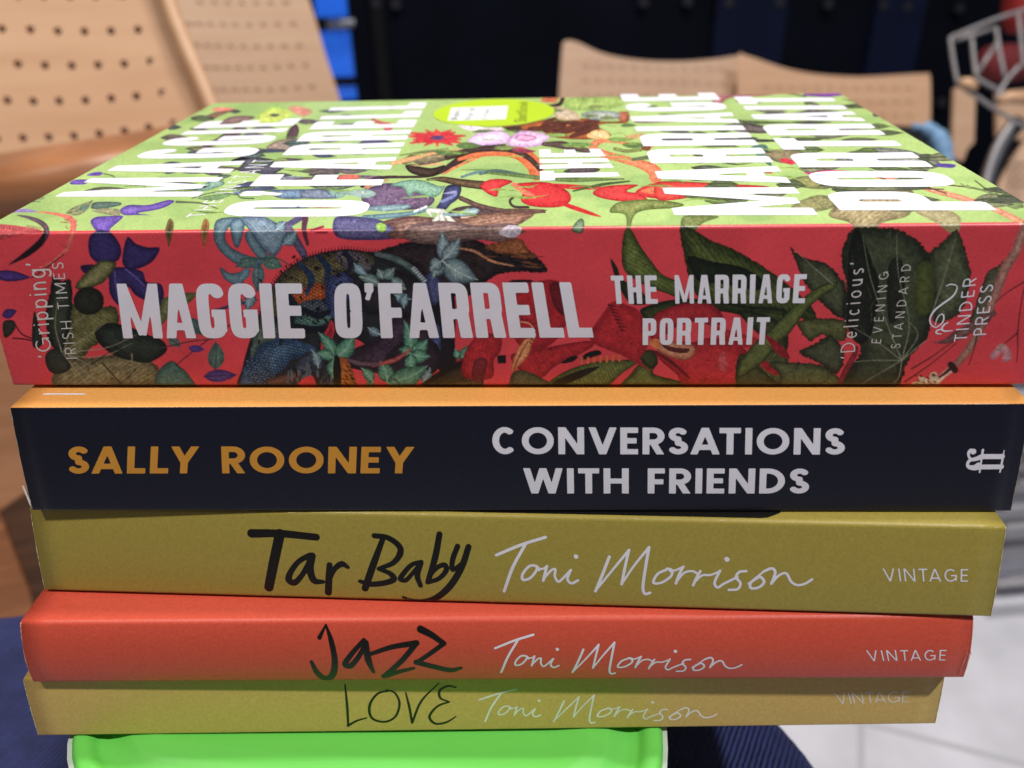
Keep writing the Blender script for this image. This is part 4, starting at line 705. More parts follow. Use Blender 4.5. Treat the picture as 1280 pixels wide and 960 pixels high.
    L(z4(1010, 445, 1100, 420, 1210, 395), [1.6, 2.2, 1], (82, 62, 104)); F(z4(1125, 380)[0], z4(1130, 430)[0], 4, (70, 94, 96), (92, 118, 116), 0)
    for x, c in ((795, (150, 120, 80)), (962, (200, 140, 84))): S(z4(x-18, 70, x, 14, x+22, 30, x+18, 80, x, 145, x-10, 110), c, tuple(int(v*.55) for v in c), 4, .5, 2, edge=(70, 50, 30))
    # blue-grey lily leaves
    BG, BM, BE = (84, 108, 124), (122, 148, 160), (48, 66, 80)
    S(z4(1005, 70, 1020, 20, 1080, 5, 1140, 10, 1090, 40, 1060, 90, 1080, 140, 1150, 180, 1240, 205, 1200, 245, 1110, 225, 1040, 170, 1010, 120), BG, BM, 8, .35, 5, edge=BE, hatch=(.6, 4, .25)); S(z4(1085, 30, 1145, 10, 1148, 70, 1120, 150, 1095, 120), (74, 100, 124), BM, 7, edge=BE); S(z4(1035, 240, 1090, 270, 1180, 250, 1150, 300, 1130, 330, 1060, 300), BG, BM, 6, edge=BE)
    S(z5(0, 10, 60, 0, 120, 10, 190, 60, 190, 100, 150, 170, 110, 150, 70, 110, 40, 60), (96, 116, 140), (140, 160, 178), 9, .35, 5, edge=BE, hatch=(2.4, 4, .25)); S(z5(40, 60, 80, 110, 120, 170, 100, 190, 60, 160, 20, 90), (84, 108, 124), BM, 7, edge=BE); F(z5(90, 180)[0], z5(180, 215)[0], 9, (84, 116, 108), (116, 146, 130), 0, BE); F(z5(80, 200)[0], z5(72, 320)[0], 8, (78, 104, 112), (112, 138, 142), 0, BE); F(z5(75, 185)[0], z5(-20, 215)[0], 7, (78, 108, 104), (110, 138, 128), .05, BE); L(z5(0, 180, 90, 178, 160, 180, 205, 205), [.8, 1, .9, .8], (70, 90, 90)); F(z5(40, 220)[0], z5(-10, 280)[0], 6, BG, BM, 0)
    # spiny reptile
    L(z5(195, 40, 225, 90, 262, 150, 275, 180), [5, 6, 5, 4], (76, 66, 96), (110, 100, 130), .5); L(z5(215, 30, 250, 10), 4, (90, 80, 120)); L(z5(275, 10, 270, 60, 285, 120), [4, 3, 2], (90, 50, 70)); L(z5(300, 60, 350, 45), 1.6, (150, 40, 64)); L(z5(320, 70, 365, 68), 1.4, (150, 40, 64))
    body = z5(0, 725, 10, 640, 30, 560, 70, 440, 110, 350, 160, 258, 240, 195, 330, 158, 440, 140, 540, 150, 640, 160, 720, 205, 790, 270, 830, 350, 845, 440, 830, 540, 845, 640, 700, 600, 560, 560, 470, 520, 390, 640, 420, 730, 200, 730)
    S(body, (30, 30, 38), (44, 46, 52), 16, .5, 5)
    bp_ = catmull(body[3:12], False, 8)
    for k in range(1, len(bp_)-1, 1):
        t = bp_[k+1]-bp_[k-1]; t /= np.hypot(*t)+1e-9; nn = np.array([t[1], -t[0]]); L([bp_[k]-nn, bp_[k]+nn*4.2+t*1.5], [.9, .3], (46, 28, 40))
    S(z5(75, 470, 110, 360, 165, 262, 245, 200, 340, 165, 450, 150, 545, 160, 560, 210, 480, 240, 420, 250, 380, 300, 330, 330, 260, 340, 200, 400, 150, 480, 110, 510), (76, 72, 58), (124, 112, 78), 20, .7, 4, rough=1.5); S(z5(210, 315, 270, 300, 330, 280, 360, 310, 350, 350, 290, 370, 220, 370), (160, 84, 48), (190, 104, 60), 10, .5, 4, rough=1); S(z5(400, 160, 470, 150, 530, 170, 550, 220, 500, 240, 440, 220), (92, 84, 96), (120, 110, 110), 8, .6, 3, rough=1)
    S(z5(365, 270, 400, 245, 460, 240, 480, 290, 470, 330, 430, 380, 405, 430, 375, 410, 360, 340), (62, 70, 116), (96, 108, 158), 10, .5, 3, hatch=(.5, 2.5, .35)); S(z5(230, 430, 290, 410, 370, 415, 380, 440, 310, 465, 240, 460), (72, 104, 104), (100, 132, 124), 6, .6, 3, rough=1); S(z5(250, 370, 330, 350, 370, 390, 330, 410, 270, 400), (66, 76, 92), (90, 100, 110), 6, .5)
    S(z5(5, 725, 15, 650, 45, 590, 110, 530, 180, 510, 260, 530, 320, 560, 300, 590, 230, 600, 180, 650, 130, 690, 120, 730), (52, 78, 112), (92, 124, 156), 16, .6, 4, rough=1.2); S(z5(70, 480, 120, 440, 170, 470, 150, 520, 90, 540, 50, 600, 45, 560), (76, 92, 92), (104, 120, 106), 8, .6, 3, rough=1)
    for k in range(170):
        x, y = 80+rnd.random()*470, 150+rnd.random()*380
        if abs((x-80)*.75+(y-500)) < 230: L(z5(x, y, x+rnd.random()*14-4, y+rnd.random()*14), [1.6, .6], rnd.choice([(30, 26, 24), (24, 24, 30), (44, 34, 26)]))
    a.scales(z5(75, 480, 110, 350, 240, 200, 440, 150, 555, 170, 480, 300, 380, 420, 240, 470, 150, 510), 4.2, 3.6, .6, .3, -.5); a.scales(z5(365, 270, 400, 245, 460, 240, 480, 290, 430, 380, 375, 410), 2.6, 2.4, .6, .8, .3)
    a.scales(z5(60, 560, 180, 515, 300, 570, 240, 600, 170, 670, 120, 725, 40, 725), 4.0, 3.6, .7, .5, .2); a.scales(z5(805, 470, 838, 460, 846, 560, 815, 560), 2.4, 2.2, .6, .8); a.scales(z5(780, 250, 830, 240, 850, 330, 820, 380, 790, 330), 2.4, 2.2, .6, .8)
    for p, c_ in (((250, 200, 300, 260, 280, 330), (40, 60, 90)), ((330, 170, 370, 220, 360, 270), (36, 52, 80)), ((180, 300, 230, 380, 210, 460), (30, 40, 56)), ((440, 150, 470, 200, 450, 250), (40, 40, 60)), ((130, 420, 180, 470, 170, 540), (30, 44, 60)), ((240, 460, 320, 480, 400, 470), (24, 28, 40)), ((260, 390, 330, 420, 380, 400), (24, 30, 44))): L(z5(*p), [2.5, 5, 2], c_, None, .7, .75)
    for i_ in range(6):
        for j_ in range(5): L(z5(28+j_*20+i_*3, 610+i_*20-j_*2, 32+j_*20+i_*3, 612+i_*20-j_*2), 2.1, (26, 36, 52)); L(z5(29+j_*20+i_*3, 610+i_*20-j_*2, 32+j_*20+i_*3, 612+i_*20-j_*2), .9, (96, 126, 156))
    L(z5(200, 700, 260, 640, 300, 600, 340, 650, 390, 710), [8, 10, 9, 9, 7], (40, 46, 62), (74, 86, 104), .6); L(z5(130, 700, 180, 690, 240, 670), [5, 6, 6], (70, 50, 52), (110, 80, 76), .5)
    for k in range(45): x = 200+rnd.random()*190; L(z5(x, 620+rnd.random()*90, x+3, 626+rnd.random()*90), 1, rnd.choice([(26, 28, 38), (96, 108, 120)]))
    S(z5(235, 722, 260, 690, 300, 672, 318, 700, 312, 722), RED, RED, 4, .15); S(z5(345, 520, 370, 470, 385, 440, 398, 480, 380, 540, 355, 580, 340, 590), RED, (150, 40, 54), 4, .2)
    # throat, dark mass and bough
    S(z5(430, 620, 480, 560, 560, 520, 640, 420, 720, 420, 800, 450, 828, 560, 828, 640, 700, 660, 560, 660), (44, 32, 46), (78, 60, 80), 18, .7, 4, hatch=(.7, 4, .4)); S(z5(500, 300, 580, 230, 700, 240, 790, 330, 810, 420, 700, 430, 600, 420, 520, 400), (32, 30, 36), (52, 48, 54), 14, .6, 4, hatch=(.3, 4, .3))
    S(z5(560, 160, 700, 110, 830, 115, 960, 90, 1060, 130, 1160, 150, 1250, 175, 1290, 235, 1180, 235, 1080, 250, 1010, 300, 960, 340, 900, 340, 810, 300, 720, 210, 620, 190), (36, 30, 38), (60, 48, 52), 12, .7, 5, hatch=(1.3, 4, .45), rough=1)
    S(z5(700, 100, 720, 40, 860, 20, 1000, 40, 1130, 30, 1190, 60, 1120, 110, 1000, 100, 930, 110, 820, 120), (108, 84, 84), (156, 130, 124), 10, .6, 4, hatch=(1.45, 4, .4)); S(z5(1030, 130, 1110, 105, 1180, 95, 1215, 140, 1250, 170, 1190, 180, 1100, 160), (116, 70, 48), (160, 104, 70), 8, .7, 3, rough=1.2); L(z5(920, 135, 990, 150, 1060, 190, 1150, 210), [1, 1.6, 1.4, .8], (190, 136, 108)); S(z5(1090, 75, 1130, 40, 1185, 50, 1160, 90), (200, 190, 200))
    for k in range(26): x = 980+rnd.random()*260; y = 150+rnd.random()*80; L(z5(x, y, x+30, y+6, x+60, y+4), [.4, 1, .3], rnd.choice([(26, 20, 22), (120, 80, 58), (86, 58, 48)]), None, .3)
    S(z5(780, 250, 830, 240, 850, 300, 850, 350, 820, 380, 790, 330), (56, 58, 92), (92, 98, 140), 7, .6, 2, hatch=(.2, 2, .4)); L(z5(575, 160, 650, 180, 720, 220, 770, 270), [3, 4, 4, 3], (70, 86, 88), (104, 118, 116), .6)
    for k in range(7): L(z5(725+k*8, 222+k*9, 735+k*8, 216+k*9), 1, (180, 190, 200))
    S(z5(815, 400, 900, 330, 905, 560, 905, 620, 830, 640), (26, 22, 32), (34, 30, 40), 8); S(z5(805, 470, 838, 460, 846, 560, 815, 560), (58, 62, 100), (84, 90, 136), 5, .5, 2); S(z5(600, 650, 640, 560, 720, 520, 830, 540, 830, 650, 720, 690), (36, 28, 38), (52, 42, 54), 10, .6)
    # pale blue star bloom and teal leaves
    for p, wd in (((850, 188, 848, 62), 9), ((850, 188, 925, 92), 10), ((852, 190, 1000, 268), 15), ((850, 190, 812, 262), 10), ((850, 190, 800, 225), 9)): q = z5(*p); F(q[0], q[1], wd, (92, 112, 122), (146, 164, 168), .06, (190, 202, 200), 4, edge=(56, 70, 80))
    TE, TM, TV = (66, 118, 100), (110, 160, 138), (150, 192, 172)
    for p, wd in (((400, 600, 330, 490), 8), ((400, 600, 480, 500), 11), ((400, 600, 310, 580), 7), ((395, 600, 395, 690), 7), ((720, 580, 690, 440), 9), ((720, 580, 790, 520), 9), ((720, 580, 800, 590), 9), ((720, 580, 670, 560), 7), ((720, 580, 730, 660), 8), ((620, 700, 590, 610), 10), ((620, 700, 790, 630), 13), ((620, 700, 680, 720), 9), ((560, 700, 510, 640), 7), ((560, 700, 540, 735), 6), ((920, 600, 1000, 535), 9), ((915, 600, 905, 560), 5)): q = z5(*p); F(q[0], q[1], wd, TE, TM, .08, TV, 4, edge=(34, 70, 62))
    for p, wd in (((330, 640, 300, 560), 6), ((180, 120, 240, 60), 8), ((150, 60, 190, 20), 7), ((60, 330, 30, 400), 7), ((480, 200, 540, 250), 6), ((650, 330, 720, 350), 7), ((700, 330, 690, 390), 6), ((540, 470, 600, 500), 6), ((770, 700, 800, 640), 7)): q = z5(*p); F(q[0], q[1], wd, (84, 112, 126), (130, 156, 168), .08, (176, 194, 198), 4, edge=(48, 64, 74))
    for p, wd in (((590, 290, 500, 255), 7), ((600, 260, 650, 220), 7), ((600, 265, 580, 225), 6), ((640, 260, 700, 310), 7)): q = z5(*p); F(q[0], q[1], wd, (86, 110, 112), (130, 152, 150), .06, (170, 186, 182), 4)
    L(z5(560, 630, 640, 610, 680, 590, 720, 560), [2, 3, 2.4, 1], (150, 44, 60), (190, 120, 110)); L(z5(440, 600, 500, 620, 580, 625), [2, 3, 2], (90, 70, 84), (120, 100, 108))
    S(z5(408, 720, 415, 610, 440, 595, 470, 640, 490, 720), (150, 88, 46), (186, 116, 60), 8, .5, 3); S(z5(395, 720, 395, 600, 420, 600, 425, 720), (20, 18, 18))
    for k in range(16): x = 430+rnd.random()*50; y = 620+rnd.random()*95; L(z5(x, y, x+9, y+5), .8, (50, 28, 22))
    # scaled coil
    S(z5(760, 728, 800, 680, 860, 640, 940, 605, 1000, 590, 1010, 728), (22, 20, 20)); S(z5(790, 728, 850, 675, 920, 640, 1003, 615, 1005, 728), (84, 70, 52), (116, 98, 72), 8, .4, 3)
    for k in range(15): L(z5(790+k*16, 728, 850+k*13, 690-k*3, 880+k*12, 640-k*2), .55, (34, 28, 24)); L(z5(800+k*4, 720-k*7, 900, 700-k*7, 1005, 690-k*7), .55, (34, 28, 24))
    # scarlet orchid, centre right
    PR, PM = (158, 40, 50), (190, 54, 62)
    S(z6(50, 330, 60, 290, 110, 282, 170, 290, 180, 340, 90, 360), (40, 24, 30)); S(z6(60, 330, 180, 290, 280, 290, 320, 360, 320, 460, 260, 560, 160, 600, 80, 540), PR, (176, 48, 56), 16, .25, 6); S(z6(240, 300, 290, 300, 325, 360, 320, 440, 280, 430, 250, 380), (104, 34, 46), (126, 40, 50), 8, .4, 3, hatch=(.2, 2.5, .4)); S(z6(65, 620, 160, 600, 300, 570, 420, 555, 430, 580, 360, 620, 260, 670, 200, 720, 120, 700), PR, PM, 9, .3, 5, edge=(110, 24, 36), hatch=(2.6, 5, .2))
    S(z6(-140, 720, -150, 640, -110, 560, -60, 520, 20, 540, 20, 600, -10, 640, -20, 720), PR, PM, 10, .3, 5, edge=(112, 26, 38), hatch=(.1, 4, .25)); S(z6(-105, 730, -95, 640, -40, 640, -60, 730), (110, 40, 50), (130, 46, 54), 6); S(z6(5, 620, 45, 618, 45, 655, 8, 655), (24, 18, 20), smooth=False)
    S(z6(65, 690, 90, 600, 130, 545, 158, 545, 150, 610, 110, 660), (206, 132, 92), (226, 164, 120), 5, .3, 3, edge=(150, 70, 50)); L(z6(80, 680, 110, 610, 140, 560), .9, (150, 60, 50)); L(z6(110, 470, 150, 480, 175, 520, 160, 560), 1, (220, 150, 120))
    for k in range(9): t = k/8*2.6-.4; L(z6(120+52*math.cos(t-1.2), 515+52*math.sin(t-1.2), 120+60*math.cos(t-1.2), 515+60*math.sin(t-1.2)), .7, (60, 30, 36))
    LG, LM, LD = (52, 62, 34), (100, 108, 62), (26, 32, 22)
    S(z6(60, 735, 80, 690, 140, 690, 240, 740, 280, 765, 70, 765), (70, 68, 48), (104, 100, 72), 8, .5, 3); S(z6(230, 745, 330, 680, 460, 645, 560, 640, 640, 640, 560, 700, 470, 765, 300, 765), (78, 90, 48), (122, 132, 76), 10, .4, 5, edge=LD, hatch=(2.7, 4, .35)); S(z6(250, 740, 360, 690, 460, 668, 400, 710, 300, 750), (30, 30, 28)); S(z6(380, 640, 400, 610, 450, 596, 470, 610, 440, 625), (26, 22, 26)); S(z6(290, 655, 330, 625, 365, 625, 340, 648), (30, 20, 26))
    for k in range(7): L(z6(380+k*28, 655-k*2, 382+k*28, 632-k*2), 1.3, (206, 128, 72))
    S(z6(570, 765, 600, 700, 660, 640, 720, 650, 700, 700, 820, 735, 860, 765), (70, 80, 44), (116, 124, 72), 10, .4, 5, edge=LD, hatch=(.8, 4, .3)); S(z6(635, 610, 690, 595, 720, 640, 690, 680, 650, 650), (40, 48, 30), (70, 78, 46), 7, .4)
    # hanging green leaves
    S(z6(572, 66, 600, 60, 640, 130, 690, 200, 740, 260, 820, 300, 830, 370, 760, 345, 690, 320, 630, 290, 570, 240, 558, 160), (70, 84, 44), (116, 128, 72), 12, .4, 5, edge=LD, hatch=(2.1, 4.5, .4)); S(z6(508, 190, 540, 230, 560, 280, 640, 330, 680, 385, 600, 390, 540, 300), (36, 40, 30), (54, 58, 40), 7, .4)
    S(z6(818, 50, 880, 60, 950, 105, 1060, 150, 1180, 220, 1290, 300, 1400, 400, 1420, 470, 1300, 440, 1150, 430, 1000, 410, 920, 390, 870, 310, 840, 200), LG, (96, 106, 60), 22, .5, 6, edge=LD, hatch=(2.5, 6, .45), rough=.8); S(z6(850, 180, 950, 200, 1100, 230, 1200, 300, 1150, 330, 1000, 300, 900, 290), (24, 32, 24), (40, 50, 36), 12, .5, 5, hatch=(2.6, 4, .3))
    S(z6(640, 420, 700, 390, 800, 370, 950, 370, 1120, 400, 1290, 420, 1290, 540, 1180, 520, 1080, 440, 900, 420, 760, 440, 680, 470), (34, 42, 28), (74, 84, 50), 12, .5, 5, hatch=(1.7, 5, .35)); S(z6(1080, 420, 1200, 440, 1290, 500, 1290, 600, 1210, 560, 1120, 480), (36, 44, 30), (70, 78, 48), 10, .5, 4, hatch=(2.4, 4, .3))
    S(z6(470, 440, 520, 380, 580, 395, 640, 430, 680, 560, 640, 640, 690, 690, 560, 620, 440, 570, 420, 520), PR, (184, 52, 60), 14, .2, 6); 
    for k in range(8): L(z6(500+k*8, 395+k*16, 540+k*6, 405+k*15), [1.3, .4], (96, 28, 40))
    S(z6(700, 450, 760, 410, 860, 385, 960, 395, 1010, 450, 980, 490, 880, 470, 790, 500, 740, 540, 690, 560), (150, 40, 50), (180, 56, 64), 10, .3, 5, edge=(110, 26, 36)); S(z6(690, 590, 720, 600, 800, 560, 880, 560, 960, 540, 1060, 560, 1130, 620, 1150, 690, 1120, 765, 860, 765, 800, 700, 740, 650), (162, 42, 52), (196, 60, 68), 22, .25, 6, edge=(110, 26, 36)); S(z6(985, 640, 1010, 600, 1030, 640, 1020, 690, 995, 690), (190, 84, 90), (204, 100, 104), 8, .5, 3, rough=1)
    S(z6(690, 560, 740, 545, 800, 560, 880, 575, 885, 610, 850, 640, 780, 630, 720, 600), (176, 110, 92), (206, 150, 120), 7, .3, 4, edge=(120, 60, 54)); S(z6(735, 570, 800, 585, 860, 590, 840, 610, 770, 600), (100, 44, 46)); S(z6(680, 570, 700, 545, 735, 560, 720, 590), (214, 130, 84)); L(z6(700, 600, 780, 650, 860, 720), [1, 2.2, 1], (104, 26, 38))
    S(z6(960, 490, 1080, 520, 1180, 550, 1290, 600, 1290, 640, 1180, 600, 1060, 570), (166, 44, 54), (186, 56, 64), 7, .3); S(z6(1130, 640, 1200, 600, 1290, 590, 1290, 765, 1140, 765), (52, 60, 38), (92, 100, 64), 10, .6, 4, rough=1.2, hatch=(.7, 4, .4)); S(z6(1160, 640, 1210, 650, 1260, 700, 1230, 705, 1180, 670), (166, 44, 54))
    # right: serrated leaves
    GD, GM, GE = (44, 50, 38), (84, 90, 68), (26, 28, 22)
    S(z7(180, 138, 215, 180, 262, 200, 360, 230, 415, 290, 440, 330, 430, 480, 330, 410, 250, 320, 215, 240), GD, GM, 10, .5, 4, edge=GE, rough=1.6); S(z7(215, 500, 330, 480, 440, 500, 430, 590, 330, 560, 270, 590), (70, 74, 46), (100, 104, 66), 9, .5, 4, edge=GE, rough=1.4); S(z7(220, 640, 300, 600, 370, 560, 430, 640, 420, 720, 390, 740, 310, 690), GD, GM, 9, .5, 4, edge=GE, rough=1.4); S(z7(80, 688, 200, 690, 320, 700, 410, 760, 420, 812, 150, 812, 130, 750), (60, 68, 46), (98, 106, 72), 10, .5, 4, edge=GE, rough=1.4); S(z7(-60, 650, 20, 700, 90, 760, 160, 812, -60, 812), (48, 52, 34), (80, 84, 56), 8, .5, 4, rough=1)
    S(z7(20, 590, 80, 540, 180, 440, 300, 340, 380, 310, 400, 330, 280, 420, 170, 560, 120, 600, 60, 680, -60, 760, -60, 690), (74, 86, 48), (112, 122, 72), 7, .4, 4, edge=LD, hatch=(2.4, 3, .3)); S(z7(60, 560, 130, 600, 180, 670, 120, 650), (140, 40, 48))
    S(z7(470, 62, 560, 52, 690, 62, 740, 90, 780, 110, 815, 160, 840, 178, 830, 260, 862, 340, 850, 450, 830, 560, 790, 610, 740, 670, 700, 790, 690, 812, 420, 812, 440, 740, 510, 640, 470, 560, 430, 480, 430, 400, 445, 330, 420, 220, 435, 130), (42, 48, 38), (74, 82, 62), 26, .5, 6, edge=GE, rough=1.8); S(z7(835, 185, 880, 140, 960, 62, 985, 100, 1000, 150, 1032, 280, 1000, 420, 930, 490, 860, 500, 850, 400), (52, 60, 44), (92, 98, 74), 14, .5, 5, edge=GE, rough=1.6)
    S(z7(1185, 215, 1150, 240, 1110, 260, 1080, 340, 1050, 420, 1020, 520, 1080, 540, 1140, 460, 1130, 400, 1165, 330), (70, 70, 56), (100, 98, 80), 8, .5, 4, edge=GE, rough=1.4); S(z7(500, 60, 560, 200, 600, 340, 560, 560, 500, 600, 450, 520, 450, 300, 460, 140), (28, 32, 28), (38, 42, 36), 14, .5, 5); S(z7(780, 240, 850, 230, 850, 420, 800, 470, 760, 420), (70, 80, 44), (88, 96, 56), 12, .4, 5); S(z7(640, 240, 700, 200, 720, 330, 690, 480, 640, 480), (36, 40, 34), (46, 50, 42), 10)
    for p in ((705, 680, 600, 600, 470, 520), (705, 680, 640, 520, 560, 300, 520, 90), (705, 680, 740, 500, 690, 280, 680, 90), (705, 680, 800, 600, 830, 580), (705, 680, 560, 680, 460, 690), (705, 680, 600, 740, 500, 800), (705, 680, 690, 760, 640, 810), (840, 480, 900, 300, 960, 100), (380, 320, 300, 250, 200, 160), (705, 680, 780, 560, 720, 480)): L(z7(*p), [.9, .6, .35], (140, 144, 126), None, .2, .7)
    for k in range(26):
        x = 450+rnd.random()*360; y = 80+rnd.random()*660; L(z7(x, y, x+(rnd.random()-.5)*70, y-30-rnd.random()*30), [.5, .25], (110, 114, 94), None, .2, .5)
    L(z7(1330, -10, 1275, 80, 1240, 170, 1190, 250, 1150, 360, 1080, 520, 1010, 640, 945, 715), [6, 6, 6, 6.2, 5.5, 5, 5, 4], (146, 96, 90), (176, 136, 124), .4); L(z7(945, 715, 890, 760, 850, 812), [4, 3.4, 3], (200, 186, 176), (222, 210, 200), .3); L(z7(950, 705, 880, 760, 780, 812), [2.5, 1.4, .8], (90, 32, 42)); L(z7(935, 700, 955, 725), 4, (60, 34, 36))
    S(z7(820, 590, 880, 590, 960, 540, 1060, 480, 1130, 450, 1140, 470, 1020, 560, 920, 600), (108, 74, 74), (130, 96, 92), 5, .6, 3, rough=1)
    for p in ((1280, 310, 1200, 360, 1140, 410), (1250, 550, 1190, 600, 1150, 640), (1250, 550, 1250, 630, 1245, 690), (1250, 550, 1265, 420, 1290, 300), (750, 720, 850, 660, 920, 610, 1000, 560), (720, 780, 850, 690, 960, 600), (1060, 560, 1040, 640, 1020, 700)): L(z7(*p), [1, .7, .6], (100, 50, 52))
    S(z7(1120, 660, 1150, 620, 1180, 618, 1170, 650, 1140, 675), (186, 130, 140), (204, 150, 160), 4); S(z7(1175, 620, 1205, 615, 1222, 650, 1215, 680, 1180, 685, 1180, 650), (186, 130, 140), (204, 150, 160), 4); S(z7(1150, 615, 1180, 600, 1200, 615, 1170, 640), (196, 150, 152))
    for k in range(13): x = 760+rnd.random()*100; y = 740+rnd.random()*60; L(z7(x, y, x+12, y-8+rnd.random()*16), 3, (206, 196, 176), None, .3)
    for k in range(14): x = 760+rnd.random()*100; y = 740+rnd.random()*60; L(z7(x, y, x+6, y+5), .8, (100, 60, 50))
    S(z7(400, 790, 430, 720, 470, 650, 490, 610, 500, 640, 460, 720, 420, 790), (120, 40, 52), (150, 56, 66), 4, .4)
    c = a.C*(1+.14*(vnoise(X*2.3, Y*3.1, 1.0, 17)-.5)+.16*(vnoise(X*1.1, Y*1.7, 2.4, 21)-.5))[:, None]
    mk = a.M[:, None]*(q0 > -.0007)[:, None]; c = c*(1-mk)+np.clip(c, 0, 1)**1.13*mk
    rid = np.abs(vnoise(X*1.2+Y*.5, Y*1.6-X*.35, 4.2, 31)-.5)*2; rid2 = np.abs(vnoise(X*.8-Y*.9, Y*1.4+X*.5, 2.6, 37)-.5)*2
    k = np.clip(1-rid/.16, 0, 1)*.5+np.clip(1-rid2/.2, 0, 1)*.38; k = k*a.M*(.35+.65*vnoise(X, Y*1.5, 16, 41)); hi = np.clip((vnoise(X*1.1, Y*1.9, 3.1, 43)-.62)*2.2, 0, 1)*a.M*.5
    c = c*(1-k)[:, None]*(1+hi)[:, None]
    return np.clip(c, .004, 1)
B0 = root(Book(0, r=.0006, bulge=.0005), 'thick red and green botanical paperback with a lime round sticker, on top of the stack')
m_art = mat('botanical_print', (200, 200, 200), .34, .05, 200, attr='print', bump=.06, bscale=2600, spec=.5)
us = np.linspace(-B0.L/2, B0.L/2, 1180)
qs = np.concatenate([np.linspace(-B0.W, -.06, 130, endpoint=False), np.linspace(-.06, -.0006, 170, endpoint=False), np.linspace(-.0006, .0006, 10, endpoint=False), np.linspace(.0006, B0.t-.0006, 185, endpoint=False), np.linspace(B0.t-.0006, B0.t+.0006, 8), [B0.t+.03, B0.t+B0.W]])
make_cover(B0, us, qs, [m_art, m_edge], col=paint, rag=.00008)
CON = dict(n=4.5, res=44)
def cond(text, tl, tr, bl, br, face='spine', t=.182, ws=1., gap=.065, **kw):   # heavy condensed capitals
    return B0.line(text, tl, tr, bl, br, None, '', face=face, make=False, t=t, ws=ws, gap=gap, **CON, **kw)
B0.decal('author_lettering', *join([cond('MAGGIE', (147, 353.5), (378, 353), (155.5, 421.5), (382.5, 421.5)), cond("O'FARRELL", (418, 353), (729, 351.5), (420, 421.5), (742, 420.5), space=.2)]), m_ink_w)
B0.decal('title_lettering', *join([cond('THE MARRIAGE', (763, 343.5), (1008, 341.5), (766, 378.5), (1005, 377.5), gap=.12, t=.17), cond('PORTRAIT', (803, 396.5), (962, 395), (803, 430), (959.5, 429.5), gap=.12, t=.17)]), m_ink_w)
m_quote = mat('pale_quote_ink', (206, 202, 200), .5, .05, 300)
def up(text, tl, tr, bl, br, t=.085, **kw): return B0.line(text, tl, tr, bl, br, None, '', make=False, t=t, res=30, **kw)   # lines that read upwards
B0.decal('quote_lettering', *join([up("'Gripping'", (48, 446), (32, 329), (66, 444), (57.5, 328), ws=.95), up('IRISH TIMES', (84, 450), (66, 330), (98, 447), (80, 327), italic=.16, ws=.9)]), m_quote)
B0.decal('quote_lettering', *join([up("'Delicious'", (1049, 447), (1061, 328), (1067, 446), (1080, 326), ws=.95), up('EVENING', (1088, 429), (1098, 342), (1100, 428), (1110, 338), italic=.16, ws=.9), up('STANDARD', (1112, 436), (1126, 332), (1124, 434), (1138, 329), italic=.16, ws=.9)]), m_quote)
z = Zm(1140, 330, 6.0)
sw = brush2d([([B0.spine_uq(*p) for p in pts], np.atleast_1d(r)*.00015) for pts, r in [
    (z(245, 160, 280, 145, 325, 155, 325, 190, 290, 240, 220, 290, 160, 340, 128, 395, 132, 440, 160, 465, 190, 458, 225, 420, 228, 375, 205, 370, 180, 400, 165, 450), [.4, .9, .5, .9, 1.2, 1.2, 1.2, 1.0, .8, .7, .8, 1.0, .9, .7, .7, .5]),
    (z(262, 430, 235, 445, 215, 475, 235, 495, 295, 490), [.6, 1.1, 1.1, 1.1, .5]), (z(215, 480, 180, 490, 175, 510, 215, 518), [.8, 1.1, 1, .5])]], .0001)
B0.decal('publisher_lettering', *join([up('TINDER', (1191, 426), (1203, 347.5), (1207, 425), (1219.5, 345.5), t=.1), up('PRESS', (1215, 418), (1224, 356), (1231, 417), (1240.5, 354), t=.1), sw]), m_ink_w)
def cov(text, nt_, nb, ft, fb, **kw): return cond(text, nt_, ft, nb, fb, **{**dict(face='top', gap=.11, t=.185), **kw})
B0.decal('cover_author_lettering', *join([cov('MAGGIE', (68, 246), (247, 246), (258, 152), (378, 148)), cov("O'FARRELL", (272, 271), (455, 271), (418, 131), (534, 128), space=.2)]), m_ink_w)
B0.decal('cover_title_lettering', *join([cov('THE', (675, 226), (778, 224), (674, 187), (750, 186)), cov('MARRIAGE', (843, 269), (1023, 269), (775, 118), (893, 116)), cov('PORTRAIT', (1050, 263), (1247, 263), (917, 121), (1036, 120))]), m_ink_w)
B0.decal('cover_quote_lettering', *B0.line('THE INSTANT', (232, 272), (318, 200), (254, 271), (342, 200), None, '', face='top', make=False, t=.1, res=24), m_ink_w)
# lime sticker
m_stick = mat('lime_sticker', (176, 205, 40), .4, .04, 30); m_stxt = mat('sticker_ink', (70, 84, 24), .5, .1, 100); m_sblk = mat('sticker_label_white', (222, 226, 220), .5, .03, 60); m_sgry = mat('sticker_label_ink', (112, 112, 136), .5, .1, 100)
zs = Zm(530, 115, 7.53)
cs = [np.array(B0.top_uq(*zs(x, y)[0])) for x, y in ((92, 200), (1228, 195), (620, 325), (640, 70))]; cen = (cs[0]+cs[1])/2; cen[1] = (cs[2][1]+cs[3][1])/2
ru, rq = abs(cs[1][0]-cs[0][0])/2, abs(cs[2][1]-cs[3][1])/2
th = np.linspace(0, 2*np.pi, 97)[:-1]; ring = np.stack([cen[0]+ru*np.cos(th), cen[1]+rq*np.sin(th)], -1); i = np.arange(96)
sk = B0.decal('sticker', np.concatenate([ring, cen[None]]), [np.stack([i, (i+1) % 96, np.full(96, 96)], -1)], m_stick, .00009, label='lime green round sticker')
def tq(pts): return np.array([B0.top_uq(*p) for p in pts])
